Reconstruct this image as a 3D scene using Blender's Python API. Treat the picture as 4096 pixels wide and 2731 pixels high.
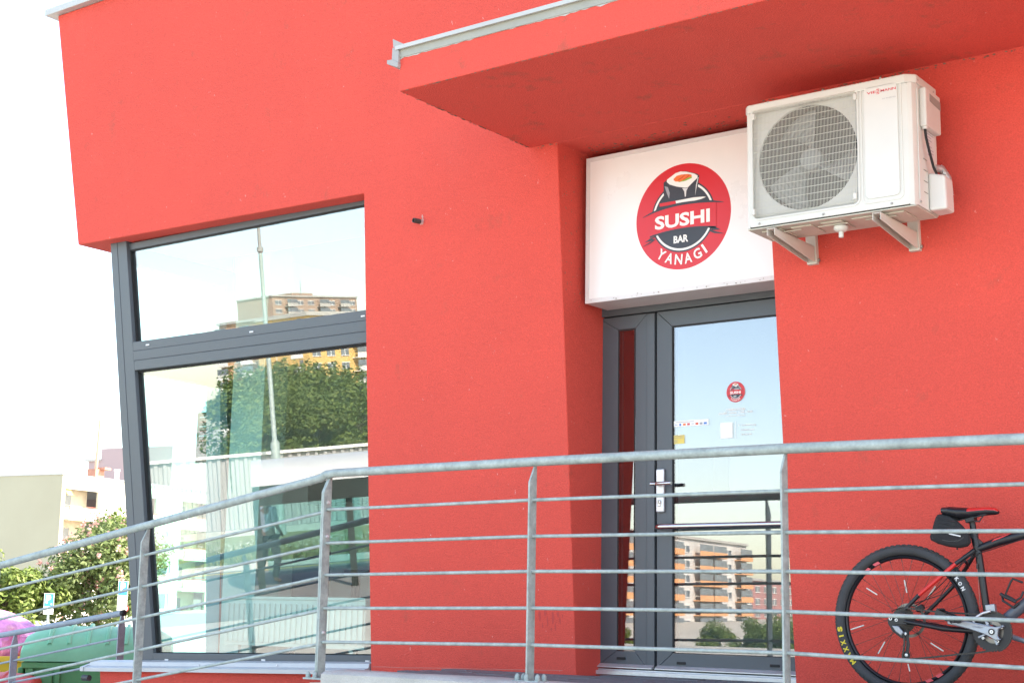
import bpy, math, random
from math import sin, cos, tan, pi, radians, sqrt, atan2, hypot
from mathutils import Vector as V, Matrix
random.seed(7)
scene = bpy.context.scene
COL = scene.collection
for o in list(bpy.data.objects): bpy.data.objects.remove(o)

# ------------------------------------------------------------------ camera
FPX = 5936.0; PCX, PCY = 2048.0, 1365.5          # focal length and centre in pixels of the 4096 px photograph
PITCH, ROLL, YAW = radians(10.12), radians(1.016), radians(36.58)
CAM = V((0, 0, 0.37))
FW = V((-sin(YAW)*cos(PITCH), cos(YAW)*cos(PITCH), sin(PITCH)))
_r = FW.cross(V((0, 0, 1))).normalized(); _u = _r.cross(FW)
RT = cos(ROLL)*_r + sin(ROLL)*_u; UP = -sin(ROLL)*_r + cos(ROLL)*_u
cd = bpy.data.cameras.new('camera'); cam = bpy.data.objects.new('camera', cd); COL.objects.link(cam)
cd.sensor_width = 36.0; cd.lens = FPX/4096*36.0; cd.clip_start = 0.05; cd.clip_end = 4000
cam.matrix_world = Matrix((RT, UP, -FW)).transposed().to_4x4()
cam.location = CAM
scene.camera = cam

# ------------------------------------------------------------------ sky, sun, exposure
SUN_AZ = V((0.87, 0.50)); SUN_EL = radians(42)
w = bpy.data.worlds.new('World'); scene.world = w; w.use_nodes = True
nt = w.node_tree; bg = nt.nodes['Background']
sky = nt.nodes.new('ShaderNodeTexSky'); sky.sky_type = 'NISHITA'; sky.sun_disc = False
sky.sun_elevation = SUN_EL; sky.sun_rotation = atan2(SUN_AZ.x, SUN_AZ.y)
sky.air_density = 1.0; sky.dust_density = 1.6; sky.ozone_density = 0.6; sky.altitude = 200
nt.links.new(sky.outputs[0], bg.inputs[0]); bg.inputs[1].default_value = 0.15
sl = bpy.data.lights.new('sun', 'SUN'); sl.energy = 3.6; sl.angle = radians(0.53); sl.color = (1.0, 0.95, 0.87)
so = bpy.data.objects.new('sun', sl); COL.objects.link(so)
sd = V((SUN_AZ.x*cos(SUN_EL), SUN_AZ.y*cos(SUN_EL), sin(SUN_EL)))
so.rotation_euler = sd.to_track_quat('Z', 'Y').to_euler(); so.location = sd*50
scene.view_settings.view_transform = 'Standard'; scene.view_settings.look = 'None'
scene.view_settings.gamma = 1.0; scene.view_settings.use_curve_mapping = False
scene.view_settings.exposure = 2.38
scene.view_settings.use_white_balance = True; scene.view_settings.white_balance_temperature = 7300   # the camera balanced for open shade

# ------------------------------------------------------------------ pixel -> point helpers
TL = tan(radians(4.8)); WY = 7.20                 # the red front wall leans outwards by 4.8 degrees
WN = V((0, -cos(radians(4.8)), -sin(radians(4.8))))
def ray(x, y): return FW + RT*((x-PCX)/FPX) - UP*((y-PCY)/FPX)
def hit(x, y, p0, n):
    d = ray(x, y); return CAM + d*((V(p0)-CAM).dot(n)/d.dot(n))
def PY(x, y, Y): return hit(x, y, (0, Y, 0), V((0, 1, 0)))
def PX(x, y, X): return hit(x, y, (X, 0, 0), V((1, 0, 0)))
def PZ(x, y, Z): return hit(x, y, (0, 0, Z), V((0, 0, 1)))
def PW(x, y, o=0.0): return hit(x, y, (0, WY+o, 0), WN)
def PD(x, y, D): return CAM + ray(x, y)*D         # at depth D along the view axis
def WP(x, z, o=0.0): return V((x, WY+o-z*TL, z))  # point of the leaning wall

# ------------------------------------------------------------------ mesh builder
class MB:
    def __init__(s): s.v = []; s.f = []; s.mi = []; s.m = 0
    def vs(s, pts):
        b = len(s.v); s.v += [V(p) for p in pts]; return list(range(b, b+len(pts)))
    def face(s, idx): s.f.append(tuple(idx)); s.mi.append(s.m)
    def poly(s, pts): s.face(s.vs(pts)); return s
    def prism(s, pts, vec):
        a = s.vs(pts); vec = V(vec); b = s.vs([V(p)+vec for p in pts]); n = len(a)
        s.face(a[::-1]); s.face(b)
        for i in range(n): s.face((a[i], a[(i+1) % n], b[(i+1) % n], b[i]))
        return s
    def box(s, lo, hi):
        x0, y0, z0 = lo; x1, y1, z1 = hi
        return s.prism([(x0, y0, z0), (x1, y0, z0), (x1, y1, z0), (x0, y1, z0)], (0, 0, z1-z0))
    def obox(s, c, ax, ay, az, hx, hy, hz):
        c = V(c); ax, ay, az = V(ax).normalized()*hx, V(ay).normalized()*hy, V(az).normalized()*hz
        return s.prism([c-ax-ay-az, c+ax-ay-az, c+ax+ay-az, c-ax+ay-az], az*2)
    def bar(s, a, b, w, h, up=(0, 0, 1)):
        a, b = V(a), V(b); d = (b-a); L = d.length; d = d/L
        side = d.cross(V(up)); side = side.normalized() if side.length > 1e-6 else V((1, 0, 0)); u = side.cross(d)
        return s.obox((a+b)/2, d, side, u, L/2, w/2, h/2)
    def tube(s, path, r, n=10, caps=True, closed=False):
        P = [V(p) for p in path]; k = len(P); rs = r if isinstance(r, (list, tuple)) else [r]*k
        rings = []; prev = None
        for i in range(k):
            if closed: d = P[(i+1) % k]-P[i-1]
            else: d = (P[i+1]-P[i] if i == 0 else P[i]-P[i-1] if i == k-1 else (P[i+1]-P[i]).normalized()+(P[i]-P[i-1]).normalized())
            d.normalize()
            if prev is None:
                a = d.orthogonal().normalized()
            else:
                a = prev-d*prev.dot(d); a.normalize()
            prev = a; b = d.cross(a)
            rings.append(s.vs([P[i]+(a*cos(2*pi*j/n)+b*sin(2*pi*j/n))*rs[i] for j in range(n)]))
        for i in range(k if closed else k-1):
            A, B = rings[i], rings[(i+1) % k]
            for j in range(n): s.face((A[j], A[(j+1) % n], B[(j+1) % n], B[j]))
        if caps and not closed: s.face(rings[0][::-1]); s.face(rings[-1])
        return s
    def cyl(s, a, b, r, n=16, r2=None): return s.tube([a, b], [r, r if r2 is None else r2], n)
    def lathe(s, prof, c, axis=(0, 0, 1), n=20):
        c = V(c); ax = V(axis).normalized(); a = ax.orthogonal().normalized(); b = ax.cross(a); rings = []
        for rr, h in prof: rings.append(s.vs([c+ax*h+(a*cos(2*pi*j/n)+b*sin(2*pi*j/n))*max(rr, 1e-5) for j in range(n)]))
        for A, B in zip(rings, rings[1:]):
            for j in range(n): s.face((A[j], A[(j+1) % n], B[(j+1) % n], B[j]))
        s.face(rings[0][::-1]); s.face(rings[-1]); return s
    def torus(s, c, axis, R, r, n=48, m=10, rz=None):
        ax = V(axis).normalized(); a = ax.orthogonal().normalized(); b = ax.cross(a); c = V(c)
        rz = rz or r; rings = []
        for i in range(n):
            t = 2*pi*i/n; d = a*cos(t)+b*sin(t)
            rings.append(s.vs([c+d*(R+r*cos(2*pi*j/m))+ax*(rz*sin(2*pi*j/m)) for j in range(m)]))
        for i in range(n):
            A, B = rings[i], rings[(i+1) % n]
            for j in range(m): s.face((A[j], B[j], B[(j+1) % m], A[(j+1) % m]))
        return s
    def loft(s, rings, cap=True):
        R = [s.vs(r) for r in rings]; n = len(R[0])
        for A, B in zip(R, R[1:]):
            for j in range(n): s.face((A[j], A[(j+1) % n], B[(j+1) % n], B[j]))
        if cap: s.face(R[0][::-1]); s.face(R[-1])
        return s
    def disc(s, c, axis, r, n=32, r_in=0.0, d=0.0):
        ax = V(axis).normalized(); a = ax.orthogonal().normalized(); b = ax.cross(a); c = V(c)
        ring = lambda rr, dd: [c+ax*dd+(a*cos(2*pi*j/n)+b*sin(2*pi*j/n))*rr for j in range(n)]
        if r_in <= 0: return s.prism(ring(r, 0), ax*d) if d else s.poly(ring(r, 0))
        O, I = s.vs(ring(r, 0)), s.vs(ring(r_in, 0))
        O2, I2 = s.vs(ring(r, d)), s.vs(ring(r_in, d))
        for j in range(n):
            k = (j+1) % n
            s.face((O[j], O[k], I[k], I[j])); s.face((O2[k], O2[j], I2[j], I2[k]))
            s.face((O[k], O[j], O2[j], O2[k])); s.face((I[j], I[k], I2[k], I2[j]))
        return s

ROOT = {}                                          # origin of each tree of objects
def _root(o):
    while o.parent: o = o.parent
    return o
def mk(name, mb, mats, parent=None, smooth=35, bevel=0.0, loc=None):
    """one mesh object; vertices are given in world coordinates"""
    org = V((0, 0, 0))
    if parent is not None: org = ROOT[_root(parent).name]
    elif loc is not None: org = V(loc)
    me = bpy.data.meshes.new(name)
    me.from_pydata([tuple(v-org) for v in mb.v], [], mb.f)
    ms = mats if isinstance(mats, (list, tuple)) else [mats]
    for m in ms: me.materials.append(m)
    if len(ms) > 1: me.polygons.foreach_set('material_index', mb.mi)
    import bmesh
    bm = bmesh.new(); bm.from_mesh(me); bmesh.ops.recalc_face_normals(bm, faces=bm.faces); bm.to_mesh(me); bm.free()
    if smooth:
        me.polygons.foreach_set('use_smooth', [True]*len(me.polygons)); me.set_sharp_from_angle(angle=radians(smooth))
    me.update()
    o = bpy.data.objects.new(name, me); COL.objects.link(o)
    if parent is not None: o.parent = parent
    else: o.location = org; ROOT[o.name] = org
    if bevel:
        b = o.modifiers.new('bevel', 'BEVEL'); b.width = bevel; b.segments = 2; b.limit_method = 'ANGLE'; b.angle_limit = radians(40)
    return o
def tag(o, label=None, cat=None, group=None, kind=None):
    if label: o['label'] = label
    if cat: o['category'] = cat
    if group: o['group'] = group
    if kind: o['kind'] = kind
    return o
def thing(name, label, cat, loc=(0, 0, 0), group=None):
    o = bpy.data.objects.new(name, None); COL.objects.link(o); o.location = loc; ROOT[o.name] = V(loc)
    o.empty_display_size = 0.1
    return tag(o, label, cat, group)
def struct(name, mb, m, **k): return tag(mk(name, mb, m, **k), kind='structure')
def part_copy(src, name, parent, offset=None):
    c = src.copy(); c.name = name; COL.objects.link(c); c.parent = parent
    if offset is not None: c.location = V(src.location)+V(offset)
    return c
def copy_tree(o, loc, rotz=0, scale=1, label=None):
    c = o.copy(); COL.objects.link(c); c.location = loc; c.rotation_euler = (0, 0, rotz); c.scale = (scale,)*3
    ROOT[c.name] = V(loc)
    if label: c['label'] = label
    for ch in list(o.children):
        d = ch.copy(); COL.objects.link(d); d.parent = c
        for g in list(ch.children):
            e = g.copy(); COL.objects.link(e); e.parent = d
    return c

# ------------------------------------------------------------------ materials
MATS = {}
def mat(name, col, rough=0.6, metal=0.0, var=0.10, vscale=3.0, bump=0.0, bscale=60.0, fine=0.0, fscale=200.0, tint=None, spec=0.5, stretch=None, trans=0.0, grime=0.0, gcol=(0.08, 0.075, 0.06), gscale=6.0):
    if name in MATS: return MATS[name]
    m = bpy.data.materials.new(name); m.use_nodes = True; n = m.node_tree.nodes; l = m.node_tree.links
    p = n['Principled BSDF']; p.inputs['Roughness'].default_value = rough; p.inputs['Metallic'].default_value = metal
    p.inputs['Specular IOR Level'].default_value = spec
    tc = n.new('ShaderNodeTexCoord'); src = tc.outputs['Object']
    if stretch:
        mp = n.new('ShaderNodeMapping'); mp.inputs['Scale'].default_value = stretch; l.new(src, mp.inputs[0]); src = mp.outputs[0]
    nz = n.new('ShaderNodeTexNoise'); nz.inputs['Scale'].default_value = vscale; nz.inputs['Detail'].default_value = 6; nz.inputs['Roughness'].default_value = 0.62
    l.new(src, nz.inputs['Vector'])
    rp = n.new('ShaderNodeValToRGB'); e = rp.color_ramp.elements
    c2 = tint or col
    e[0].position = 0.28; e[1].position = 0.74
    e[0].color = (*[max(0, c*(1-var)) for c in col], 1); e[1].color = (*[min(1, c*(1+var)) for c in c2], 1)
    l.new(nz.outputs['Fac'], rp.inputs[0]); out = rp.outputs[0]
    if fine:
        fz = n.new('ShaderNodeTexNoise'); fz.inputs['Scale'].default_value = fscale; fz.inputs['Detail'].default_value = 2; l.new(src, fz.inputs['Vector'])
        mr = n.new('ShaderNodeMapRange'); mr.inputs['From Min'].default_value = 0.3; mr.inputs['From Max'].default_value = 0.7
        mr.inputs['To Min'].default_value = 1-fine; mr.inputs['To Max'].default_value = 1+fine; l.new(fz.outputs['Fac'], mr.inputs[0])
        mx = n.new('ShaderNodeMix'); mx.data_type = 'RGBA'; mx.blend_type = 'MULTIPLY'; mx.inputs[0].default_value = 1
        l.new(out, mx.inputs[6]); l.new(mr.outputs[0], mx.inputs[7]); out = mx.outputs[2]
    if grime:
        gz = n.new('ShaderNodeTexNoise'); gz.inputs['Scale'].default_value = gscale; gz.inputs['Detail'].default_value = 8; gz.inputs['Roughness'].default_value = 0.72; l.new(src, gz.inputs['Vector'])
        gr = n.new('ShaderNodeValToRGB'); gr.color_ramp.elements[0].position = 0.58; gr.color_ramp.elements[1].position = 0.78
        gr.color_ramp.elements[0].color = (0, 0, 0, 1); gr.color_ramp.elements[1].color = (grime, grime, grime, 1); l.new(gz.outputs['Fac'], gr.inputs[0])
        mx = n.new('ShaderNodeMix'); mx.data_type = 'RGBA'; l.new(gr.outputs[0], mx.inputs[0]); l.new(out, mx.inputs[6]); mx.inputs[7].default_value = (*gcol, 1); out = mx.outputs[2]
    l.new(out, p.inputs['Base Color'])
    rr = n.new('ShaderNodeMapRange'); rr.inputs['To Min'].default_value = max(0.02, rough-0.08); rr.inputs['To Max'].default_value = min(1, rough+0.1)
    l.new(nz.outputs['Fac'], rr.inputs[0]); l.new(rr.outputs[0], p.inputs['Roughness'])
    if bump:
        bz = n.new('ShaderNodeTexNoise'); bz.inputs['Scale'].default_value = bscale; bz.inputs['Detail'].default_value = 4; l.new(src, bz.inputs['Vector'])
        b = n.new('ShaderNodeBump'); b.inputs['Strength'].default_value = bump; b.inputs['Distance'].default_value = 0.01
        l.new(bz.outputs['Fac'], b.inputs['Height']); l.new(b.outputs[0], p.inputs['Normal'])
    if trans: p.inputs['Subsurface Weight'].default_value = 0.0
    MATS[name] = m; return m

def leaf_mat(name, c1, c2, c3=None, f3=0.0, tr=0.35):
    if name in MATS: return MATS[name]
    m = bpy.data.materials.new(name); m.use_nodes = True; n = m.node_tree.nodes; l = m.node_tree.links
    n.remove(n['Principled BSDF'])
    g = n.new('ShaderNodeNewGeometry'); rp = n.new('ShaderNodeValToRGB'); rp.color_ramp.elements[0].color = (*c1, 1); rp.color_ramp.elements[1].color = (*c2, 1)
    l.new(g.outputs['Random Per Island'], rp.inputs[0])
    d = n.new('ShaderNodeBsdfPrincipled'); d.inputs['Roughness'].default_value = 0.55; t = n.new('ShaderNodeBsdfTranslucent'); mx = n.new('ShaderNodeMixShader')
    mx.inputs[0].default_value = tr; l.new(rp.outputs[0], d.inputs['Base Color']); l.new(rp.outputs[0], t.inputs[0])
    l.new(d.outputs[0], mx.inputs[1]); l.new(t.outputs[0], mx.inputs[2]); l.new(mx.outputs[0], n['Material Output'].inputs[0])
    MATS[name] = m; return m

def glass_mat(name, tint, base, wav=0.0):
    m = bpy.data.materials.new(name); m.use_nodes = True; n = m.node_tree.nodes; l = m.node_tree.links
    n.remove(n['Principled BSDF'])
    t = n.new('ShaderNodeBsdfTransparent'); t.inputs[0].default_value = (*tint, 1)
    g = n.new('ShaderNodeBsdfGlossy'); g.inputs['Roughness'].default_value = 0.0; g.inputs['Color'].default_value = (1.0, 0.95, 0.985, 1)
    f = n.new('ShaderNodeLayerWeight'); f.inputs['Blend'].default_value = 0.5        # Schlick: base + (1-base)*(1-cos)^5
    q = n.new('ShaderNodeMath'); q.operation = 'POWER'; q.inputs[1].default_value = 5.0; l.new(f.outputs['Facing'], q.inputs[0])
    a = n.new('ShaderNodeMath'); a.operation = 'MULTIPLY_ADD'; a.use_clamp = True; a.inputs[1].default_value = 1-base; a.inputs[2].default_value = base; l.new(q.outputs[0], a.inputs[0])
    if wav:
        tc = n.new('ShaderNodeTexCoord'); z = n.new('ShaderNodeTexNoise'); z.inputs['Scale'].default_value = 1.6; z.inputs['Detail'].default_value = 1; l.new(tc.outputs['Object'], z.inputs['Vector'])
        b = n.new('ShaderNodeBump'); b.inputs['Strength'].default_value = wav; b.inputs['Distance'].default_value = 0.002; l.new(z.outputs['Fac'], b.inputs['Height']); l.new(b.outputs[0], g.inputs['Normal'])
    mx = n.new('ShaderNodeMixShader'); l.new(a.outputs[0], mx.inputs[0]); l.new(t.outputs[0], mx.inputs[1]); l.new(g.outputs[0], mx.inputs[2])
    l.new(mx.outputs[0], n['Material Output'].inputs[0]); MATS[name] = m; return m

def stucco(name, col, smudge=0.36, sthr=0.61):
    """coarse rendered facade: grain, faint patches, pale scuffs and grey smudges"""
    m = mat(name, col, rough=0.9, var=0.05, vscale=1.3, bump=0.7, bscale=130, fine=0.10, fscale=150, spec=0.25)
    n = m.node_tree.nodes; l = m.node_tree.links; p = n['Principled BSDF']
    prev = p.inputs['Base Color'].links[0].from_socket
    tc = n.new('ShaderNodeTexCoord')
    def layer(prev, scale, lo, hi, amt, colr, st=(1, 1, 1), det=7):
        mp = n.new('ShaderNodeMapping'); mp.inputs['Scale'].default_value = st; l.new(tc.outputs['Object'], mp.inputs[0])
        z = n.new('ShaderNodeTexNoise'); z.inputs['Scale'].default_value = scale; z.inputs['Detail'].default_value = det; z.inputs['Roughness'].default_value = 0.7; l.new(mp.outputs[0], z.inputs['Vector'])
        r = n.new('ShaderNodeMapRange'); r.inputs['From Min'].default_value = lo; r.inputs['From Max'].default_value = hi; r.inputs['To Max'].default_value = amt; l.new(z.outputs['Fac'], r.inputs[0])
        x = n.new('ShaderNodeMix'); x.data_type = 'RGBA'; l.new(r.outputs[0], x.inputs[0]); l.new(prev, x.inputs[6]); x.inputs[7].default_value = (*colr, 1)
        return x.outputs[2]
    o = layer(prev, 5.0, sthr, sthr+.19, smudge, (0.16, 0.09, 0.06))
    o = layer(o, 40.0, 0.70, 0.78, 0.75, (0.80, 0.45, 0.42), (1, 1, 0.6), 3)
    o = layer(o, 2.2, 0.60, 0.85, 0.35, (col[0]*1.05, col[1]*1.5, col[2]*1.5), (1, 1, 0.45))
    l.new(o, p.inputs['Base Color']); return m

M_RED = stucco('red_stucco', (0.65, 0.082, 0.062))
M_RED2 = stucco('red_stucco_stained', (0.65, 0.082, 0.062), 0.62, 0.57)
M_FRAME = mat('anthracite_frame', (0.076, 0.089, 0.102), rough=0.42, var=0.05, vscale=8, fine=0.03, fscale=400)
M_GASKET = mat('black_rubber', (0.012, 0.012, 0.013), rough=0.7, var=0.2)
M_GALV = mat('galvanised_steel', (0.285, 0.335, 0.320), rough=0.55, metal=0.1, var=0.22, vscale=16, fine=0.10, fscale=70, tint=(0.32, 0.37, 0.355), grime=0.3, gcol=(0.43, 0.47, 0.46), gscale=9)
M_GALVB = mat('galvanised_steel_shaded', (0.25, 0.29, 0.33), rough=0.55, metal=0.0, var=0.18, vscale=16, fine=0.08, fscale=80)  # bluer copy of the galvanised steel, with the cast of shade in its colour
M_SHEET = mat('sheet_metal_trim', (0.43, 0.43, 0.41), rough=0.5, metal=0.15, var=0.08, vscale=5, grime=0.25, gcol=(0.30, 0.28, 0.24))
M_SILL = mat('sill_sheet', (0.45, 0.452, 0.46), rough=0.45, metal=0.15, var=0.07, vscale=4, grime=0.2, gcol=(0.4, 0.38, 0.36))
M_ALU = mat('aluminium', (0.62, 0.63, 0.65), rough=0.35, metal=0.6, var=0.08, vscale=20)
M_CHROME = mat('stainless_steel', (0.55, 0.53, 0.53), rough=0.22, metal=1.0, var=0.08, vscale=25)
M_CONC = mat('concrete', (0.42, 0.41, 0.38), rough=0.9, var=0.16, vscale=4, bump=0.5, bscale=90, fine=0.12, fscale=160, grime=0.3)
M_PAVER = mat('dark_paver', (0.13, 0.135, 0.145), rough=0.85, var=0.2, vscale=7, bump=0.4, bscale=120, fine=0.15)
M_ASPH = mat('asphalt', (0.16, 0.155, 0.15), rough=0.92, var=0.16, vscale=0.6, bump=0.4, bscale=120, fine=0.2, fscale=90)
M_WHITE = mat('white_plaster', (0.80, 0.80, 0.78), rough=0.85, var=0.04, vscale=2)
M_SIGN = mat('sign_acrylic', (0.80, 0.79, 0.77), rough=0.28, var=0.02, vscale=3, grime=0.02, gcol=(0.35, 0.32, 0.28), gscale=14)
M_SIGNEDGE = mat('sign_edge', (0.58, 0.56, 0.55), rough=0.4, var=0.06, grime=0.35, gscale=20)
M_GLASS = glass_mat('window_glass', (0.84, 0.95, 0.925), 0.16, 0.03)
M_DOORGLASS = glass_mat('door_glass', (0.70, 0.77, 0.78), 0.165, 0.02)
M_GLASSP = glass_mat('plain_glass', (0.66, 0.90, 0.90), 0.05)
def flat(name, col, rough=0.45, var=0.02): return mat(name, col, rough=rough, var=var, vscale=12)
P_RED = flat('print_red', (0.62, 0.012, 0.022), 0.35); P_BLACK = flat('print_black', (0.030, 0.034, 0.046), 0.4); P_WHITE = flat('print_white', (0.82, 0.80, 0.76), 0.35)
P_ORANGE = flat('print_orange', (0.78, 0.16, 0.03)); P_ORANGE2 = flat('print_orange_dark', (0.62, 0.07, 0.02)); P_GREEN = flat('print_green', (0.22, 0.42, 0.05)); P_GREY = flat('print_grey', (0.30, 0.30, 0.33)); P_LGREY = flat('print_light_grey', (0.62, 0.62, 0.62))
P_BLUE = flat('print_blue', (0.02, 0.16, 0.52)); P_YELLOW = flat('print_yellow', (0.72, 0.55, 0.12)); P_PINK = flat('print_pink', (0.62, 0.07, 0.09))
DEP = bpy.context.evaluated_depsgraph_get
def text_mesh(s, size=1.0, bold=0.0, shear=0.0, spacing=1.0, align='CENTER'):
    """vertices (x, y) and faces of a word in the built-in font, centred on its own box"""
    c = bpy.data.curves.new('t', 'FONT'); c.body = s; c.size = size; c.offset = bold; c.shear = shear; c.space_character = spacing; c.resolution_u = 3
    o = bpy.data.objects.new('t', c); COL.objects.link(o); dg = DEP(); dg.update()
    me = bpy.data.meshes.new_from_object(o.evaluated_get(dg)); vs = [(v.co.x, v.co.y) for v in me.vertices]; fs = [tuple(p.vertices) for p in me.polygons]
    bpy.data.objects.remove(o); bpy.data.curves.remove(c); bpy.data.meshes.remove(me)
    return vs, fs
def put_text(mb, s, fn, width=None, height=None, **k):
    """fn maps (u, v), measured from the centre of the word, to a world point"""
    vs, fs = text_mesh(s, **k)
    if not vs: return mb
    xs = [a for a, b in vs]; ys = [b for a, b in vs]; x0, x1, y0, y1 = min(xs), max(xs), min(ys), max(ys)
    sx = (width/(x1-x0)) if width else None; sy = (height/(y1-y0)) if height else None
    sx = sx or sy or 1; sy = sy or sx
    b = mb.vs([fn((a-(x0+x1)/2)*sx, (c-(y0+y1)/2)*sy) for a, c in vs])
    for f in fs: mb.face([b[i] for i in f])
    return mb

# ================================================================== SETTING
GZ = -1.45
RQ = V((-22.6, -8.3, 0)); RE = V((0.72, -0.69, 0)).normalized(); RF = V((-0.69, -0.72, 0)).normalized()   # road: a point of the far kerb, along, away
def RP(s, t, z): p = RQ+RE*s+RF*t; return V((p.x, p.y, z))
def ss(a, b, x): t = min(1, max(0, (x-a)/(b-a))); return t*t*(3-2*t)
def gh(x, y): return GZ - 9.0*ss(-45, -230, y)*ss(-150, -95, x)
mb = MB()
def axis(lim):
    a = [-1500, -900, -600, -450] + [i*20 for i in range(-18, 19)] + [450, 600, 900, 1500]; return a
ax_ = axis(0); idx = {}
for i, x in enumerate(ax_):
    for j, y in enumerate(ax_): idx[i, j] = mb.vs([(x, y, gh(x, y))])[0]
for i in range(len(ax_)-1):
    for j in range(len(ax_)-1): mb.face((idx[i, j], idx[i+1, j], idx[i+1, j+1], idx[i, j+1]))
M_GROUND = mat('paving_ground', (0.35, 0.335, 0.30), rough=0.95, var=0.16, vscale=0.35, bump=0.4, bscale=40, fine=0.12, fscale=30)
struct('ground', mb, M_GROUND)
mb = MB().poly([RP(-90, -0.15, GZ+.006), RP(90, -0.15, GZ+.006), RP(90, -8.2, GZ+.006), RP(-90, -8.2, GZ+.006)]); struct('road', mb, M_ASPH)
mb = MB().poly([RP(-90, -0.55, GZ+.011), RP(90, -0.55, GZ+.011), RP(90, -0.68, GZ+.011), RP(-90, -0.68, GZ+.011)]); struct('road_marking', mb, mat('yellow_line', (0.62, 0.45, 0.10), rough=0.8))
mb = MB().prism([RP(-90, -0.15, GZ), RP(90, -0.15, GZ), RP(90, 0.1, GZ), RP(-90, 0.1, GZ)], (0, 0, .12)); struct('kerb', mb, M_CONC)
mb = MB().prism([RP(-90, 0.1, GZ), RP(90, 0.1, GZ), RP(90, 8.6, GZ), RP(-90, 8.6, GZ)], (0, 0, .08)); struct('verge', mb, mat('dry_soil', (0.24, 0.20, 0.12), rough=0.95, var=0.3, vscale=1.5, tint=(0.17, 0.20, 0.07), bump=0.5, bscale=20))
# walkway in front of the door, its kerb and the ramp
mb = MB().prism([(-5.80, 6.02, -1.45), (6, 6.02, -1.45), (6, 7.9, -1.45), (-5.80, 7.9, -1.45)], (0, 0, 1.45-.055)); walk = struct('walkway', mb, M_CONC)
pm = None
for i in range(-1, 18):
    for j in range(0, 12):
        x = -5.74+i*.2+(.1 if j % 2 else 0); y = 6.27+j*.101
        if x < -5.8 or x > -2.3 or y > 7.36 or (y > 7.1 and not (-4.83 < x and x+.2 < -3.40)): continue
        if pm is None:
            b0 = MB().box((0, 0, -.05), (.195, .096, 0)); o = mk('paver', b0, M_PAVER, walk, bevel=.004, smooth=0); pm = o
        else: o = part_copy(pm, 'paver', walk)
        o.location = (x, y, -.004+random.uniform(-.003, .002)); o.rotation_euler = (random.uniform(-.008, .008), random.uniform(-.008, .008), random.uniform(-.01, .01))
mb = MB()
kx = [-5.70+i*.5 for i in range(24)]
mb.loft([[(x, 6.0, -.30), (x, 6.0, -.004+random.uniform(-.004, .004)), (x, 6.03, .010+random.uniform(-.004, .004)), (x, 6.22, .012+random.uniform(-.004, .004)), (x, 6.25, .003), (x, 6.25, -.30)] for x in kx])
mk('kerb_stone', mb, M_CONC, walk, smooth=50)
mb = MB(); RS = 0.164
def rz(x): return -.07-RS*(-5.80-x)
mb.loft([[(x, 6.02, -1.47), (x, 6.02, rz(x)), (x, y1, rz(x)), (x, y1, -1.47)] for x, y1 in ((-5.80, 7.0), (-9.15, 7.0), (-9.16, 8.2), (-14.5, 8.2))])
struct('ramp', mb, M_CONC, smooth=0)

# ================================================================== RED BUILDING
B = thing('red_building', 'red rendered building with leaning walls, a flat canopy and grey window frames', 'building', (-5, 7.2, 0))
out = [(-9.585, 4.92), (6, 4.92), (6, -1.5), (-3.474, -1.5), (-3.488, 3.083), (-4.842, 3.083), (-4.848, -1.5), (-9.02, -1.5), (-9.085, -.13), (-6.412, -.055), (-6.384, 3.008), (-9.334, 3.052)]
mb = MB(); front = [WP(x, z) for x, z in out]; back = [V((x, 7.86, z)) for x, z in out]
a = mb.vs(front); b = mb.vs(back)
mb.face(a); mb.face(b[::-1])
for i in range(len(a)): k = (i+1) % len(a); mb.face((a[i], a[k], b[k], b[i]))
wall = mk('front_wall', mb, M_RED, B, smooth=0, bevel=.007)
# left side wall above the corner window, lower left plinth, and the rest of the shell
mb = MB()
for (y0, y1) in ((7.861, 15.0),):
    mb.prism([(-9.585, y0, 4.92), (-9.334, y0, 3.052), (-9.05, y0, 3.052), (-9.05, y0, 4.92)], (0, y1-y0, 0))
    mb.prism([(-9.085, y0, -.13), (-9.02, y0, -1.5), (-8.75, y0, -1.5), (-8.75, y0, -.13)], (0, y1-y0, 0))
mb.prism([(-9.33, 8.25, 3.05), (-9.09, 8.25, -.128), (-8.80, 8.25, -.128), (-9.0, 8.25, 3.05)], (0, 6.75, 0))
mk('side_wall', mb, M_RED, B, smooth=0)
mb = MB().box((-9.06, 15.0, -1.5), (6, 15.3, 4.9)).box((5.7, 7.87, -1.5), (6, 14.99, 4.9)).box((-9.0, 7.87, 4.45), (5.69, 14.99, 4.7)); mk('shell', mb, M_RED, B, smooth=0)
# parapet coping
tp = 4.92; yw = WY-tp*TL
mb = MB(); cp = [(-9.68, yw-.055), (6, yw-.055), (6, yw+.42), (-9.68, yw+.42)]
mb.prism([(x, y, tp+.002) for x, y in cp], (0, 0, .052)); mb.prism([(-9.68, yw+.421, tp+.002), (-9.2, yw+.421, tp+.002), (-9.2, 15.3, tp+.002), (-9.68, 15.3, tp+.002)], (0, 0, .052))
mk('coping', mb, M_SHEET, B, smooth=0, bevel=.004)
mb = MB().box((-9.0, 7.25, 4.93), (-7.2, 10.0, 5.9)); mk('roof_box', mb, mat('pale_blue_sheet', (0.55, 0.60, 0.66), rough=0.5, var=.05), B, smooth=0)
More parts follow.
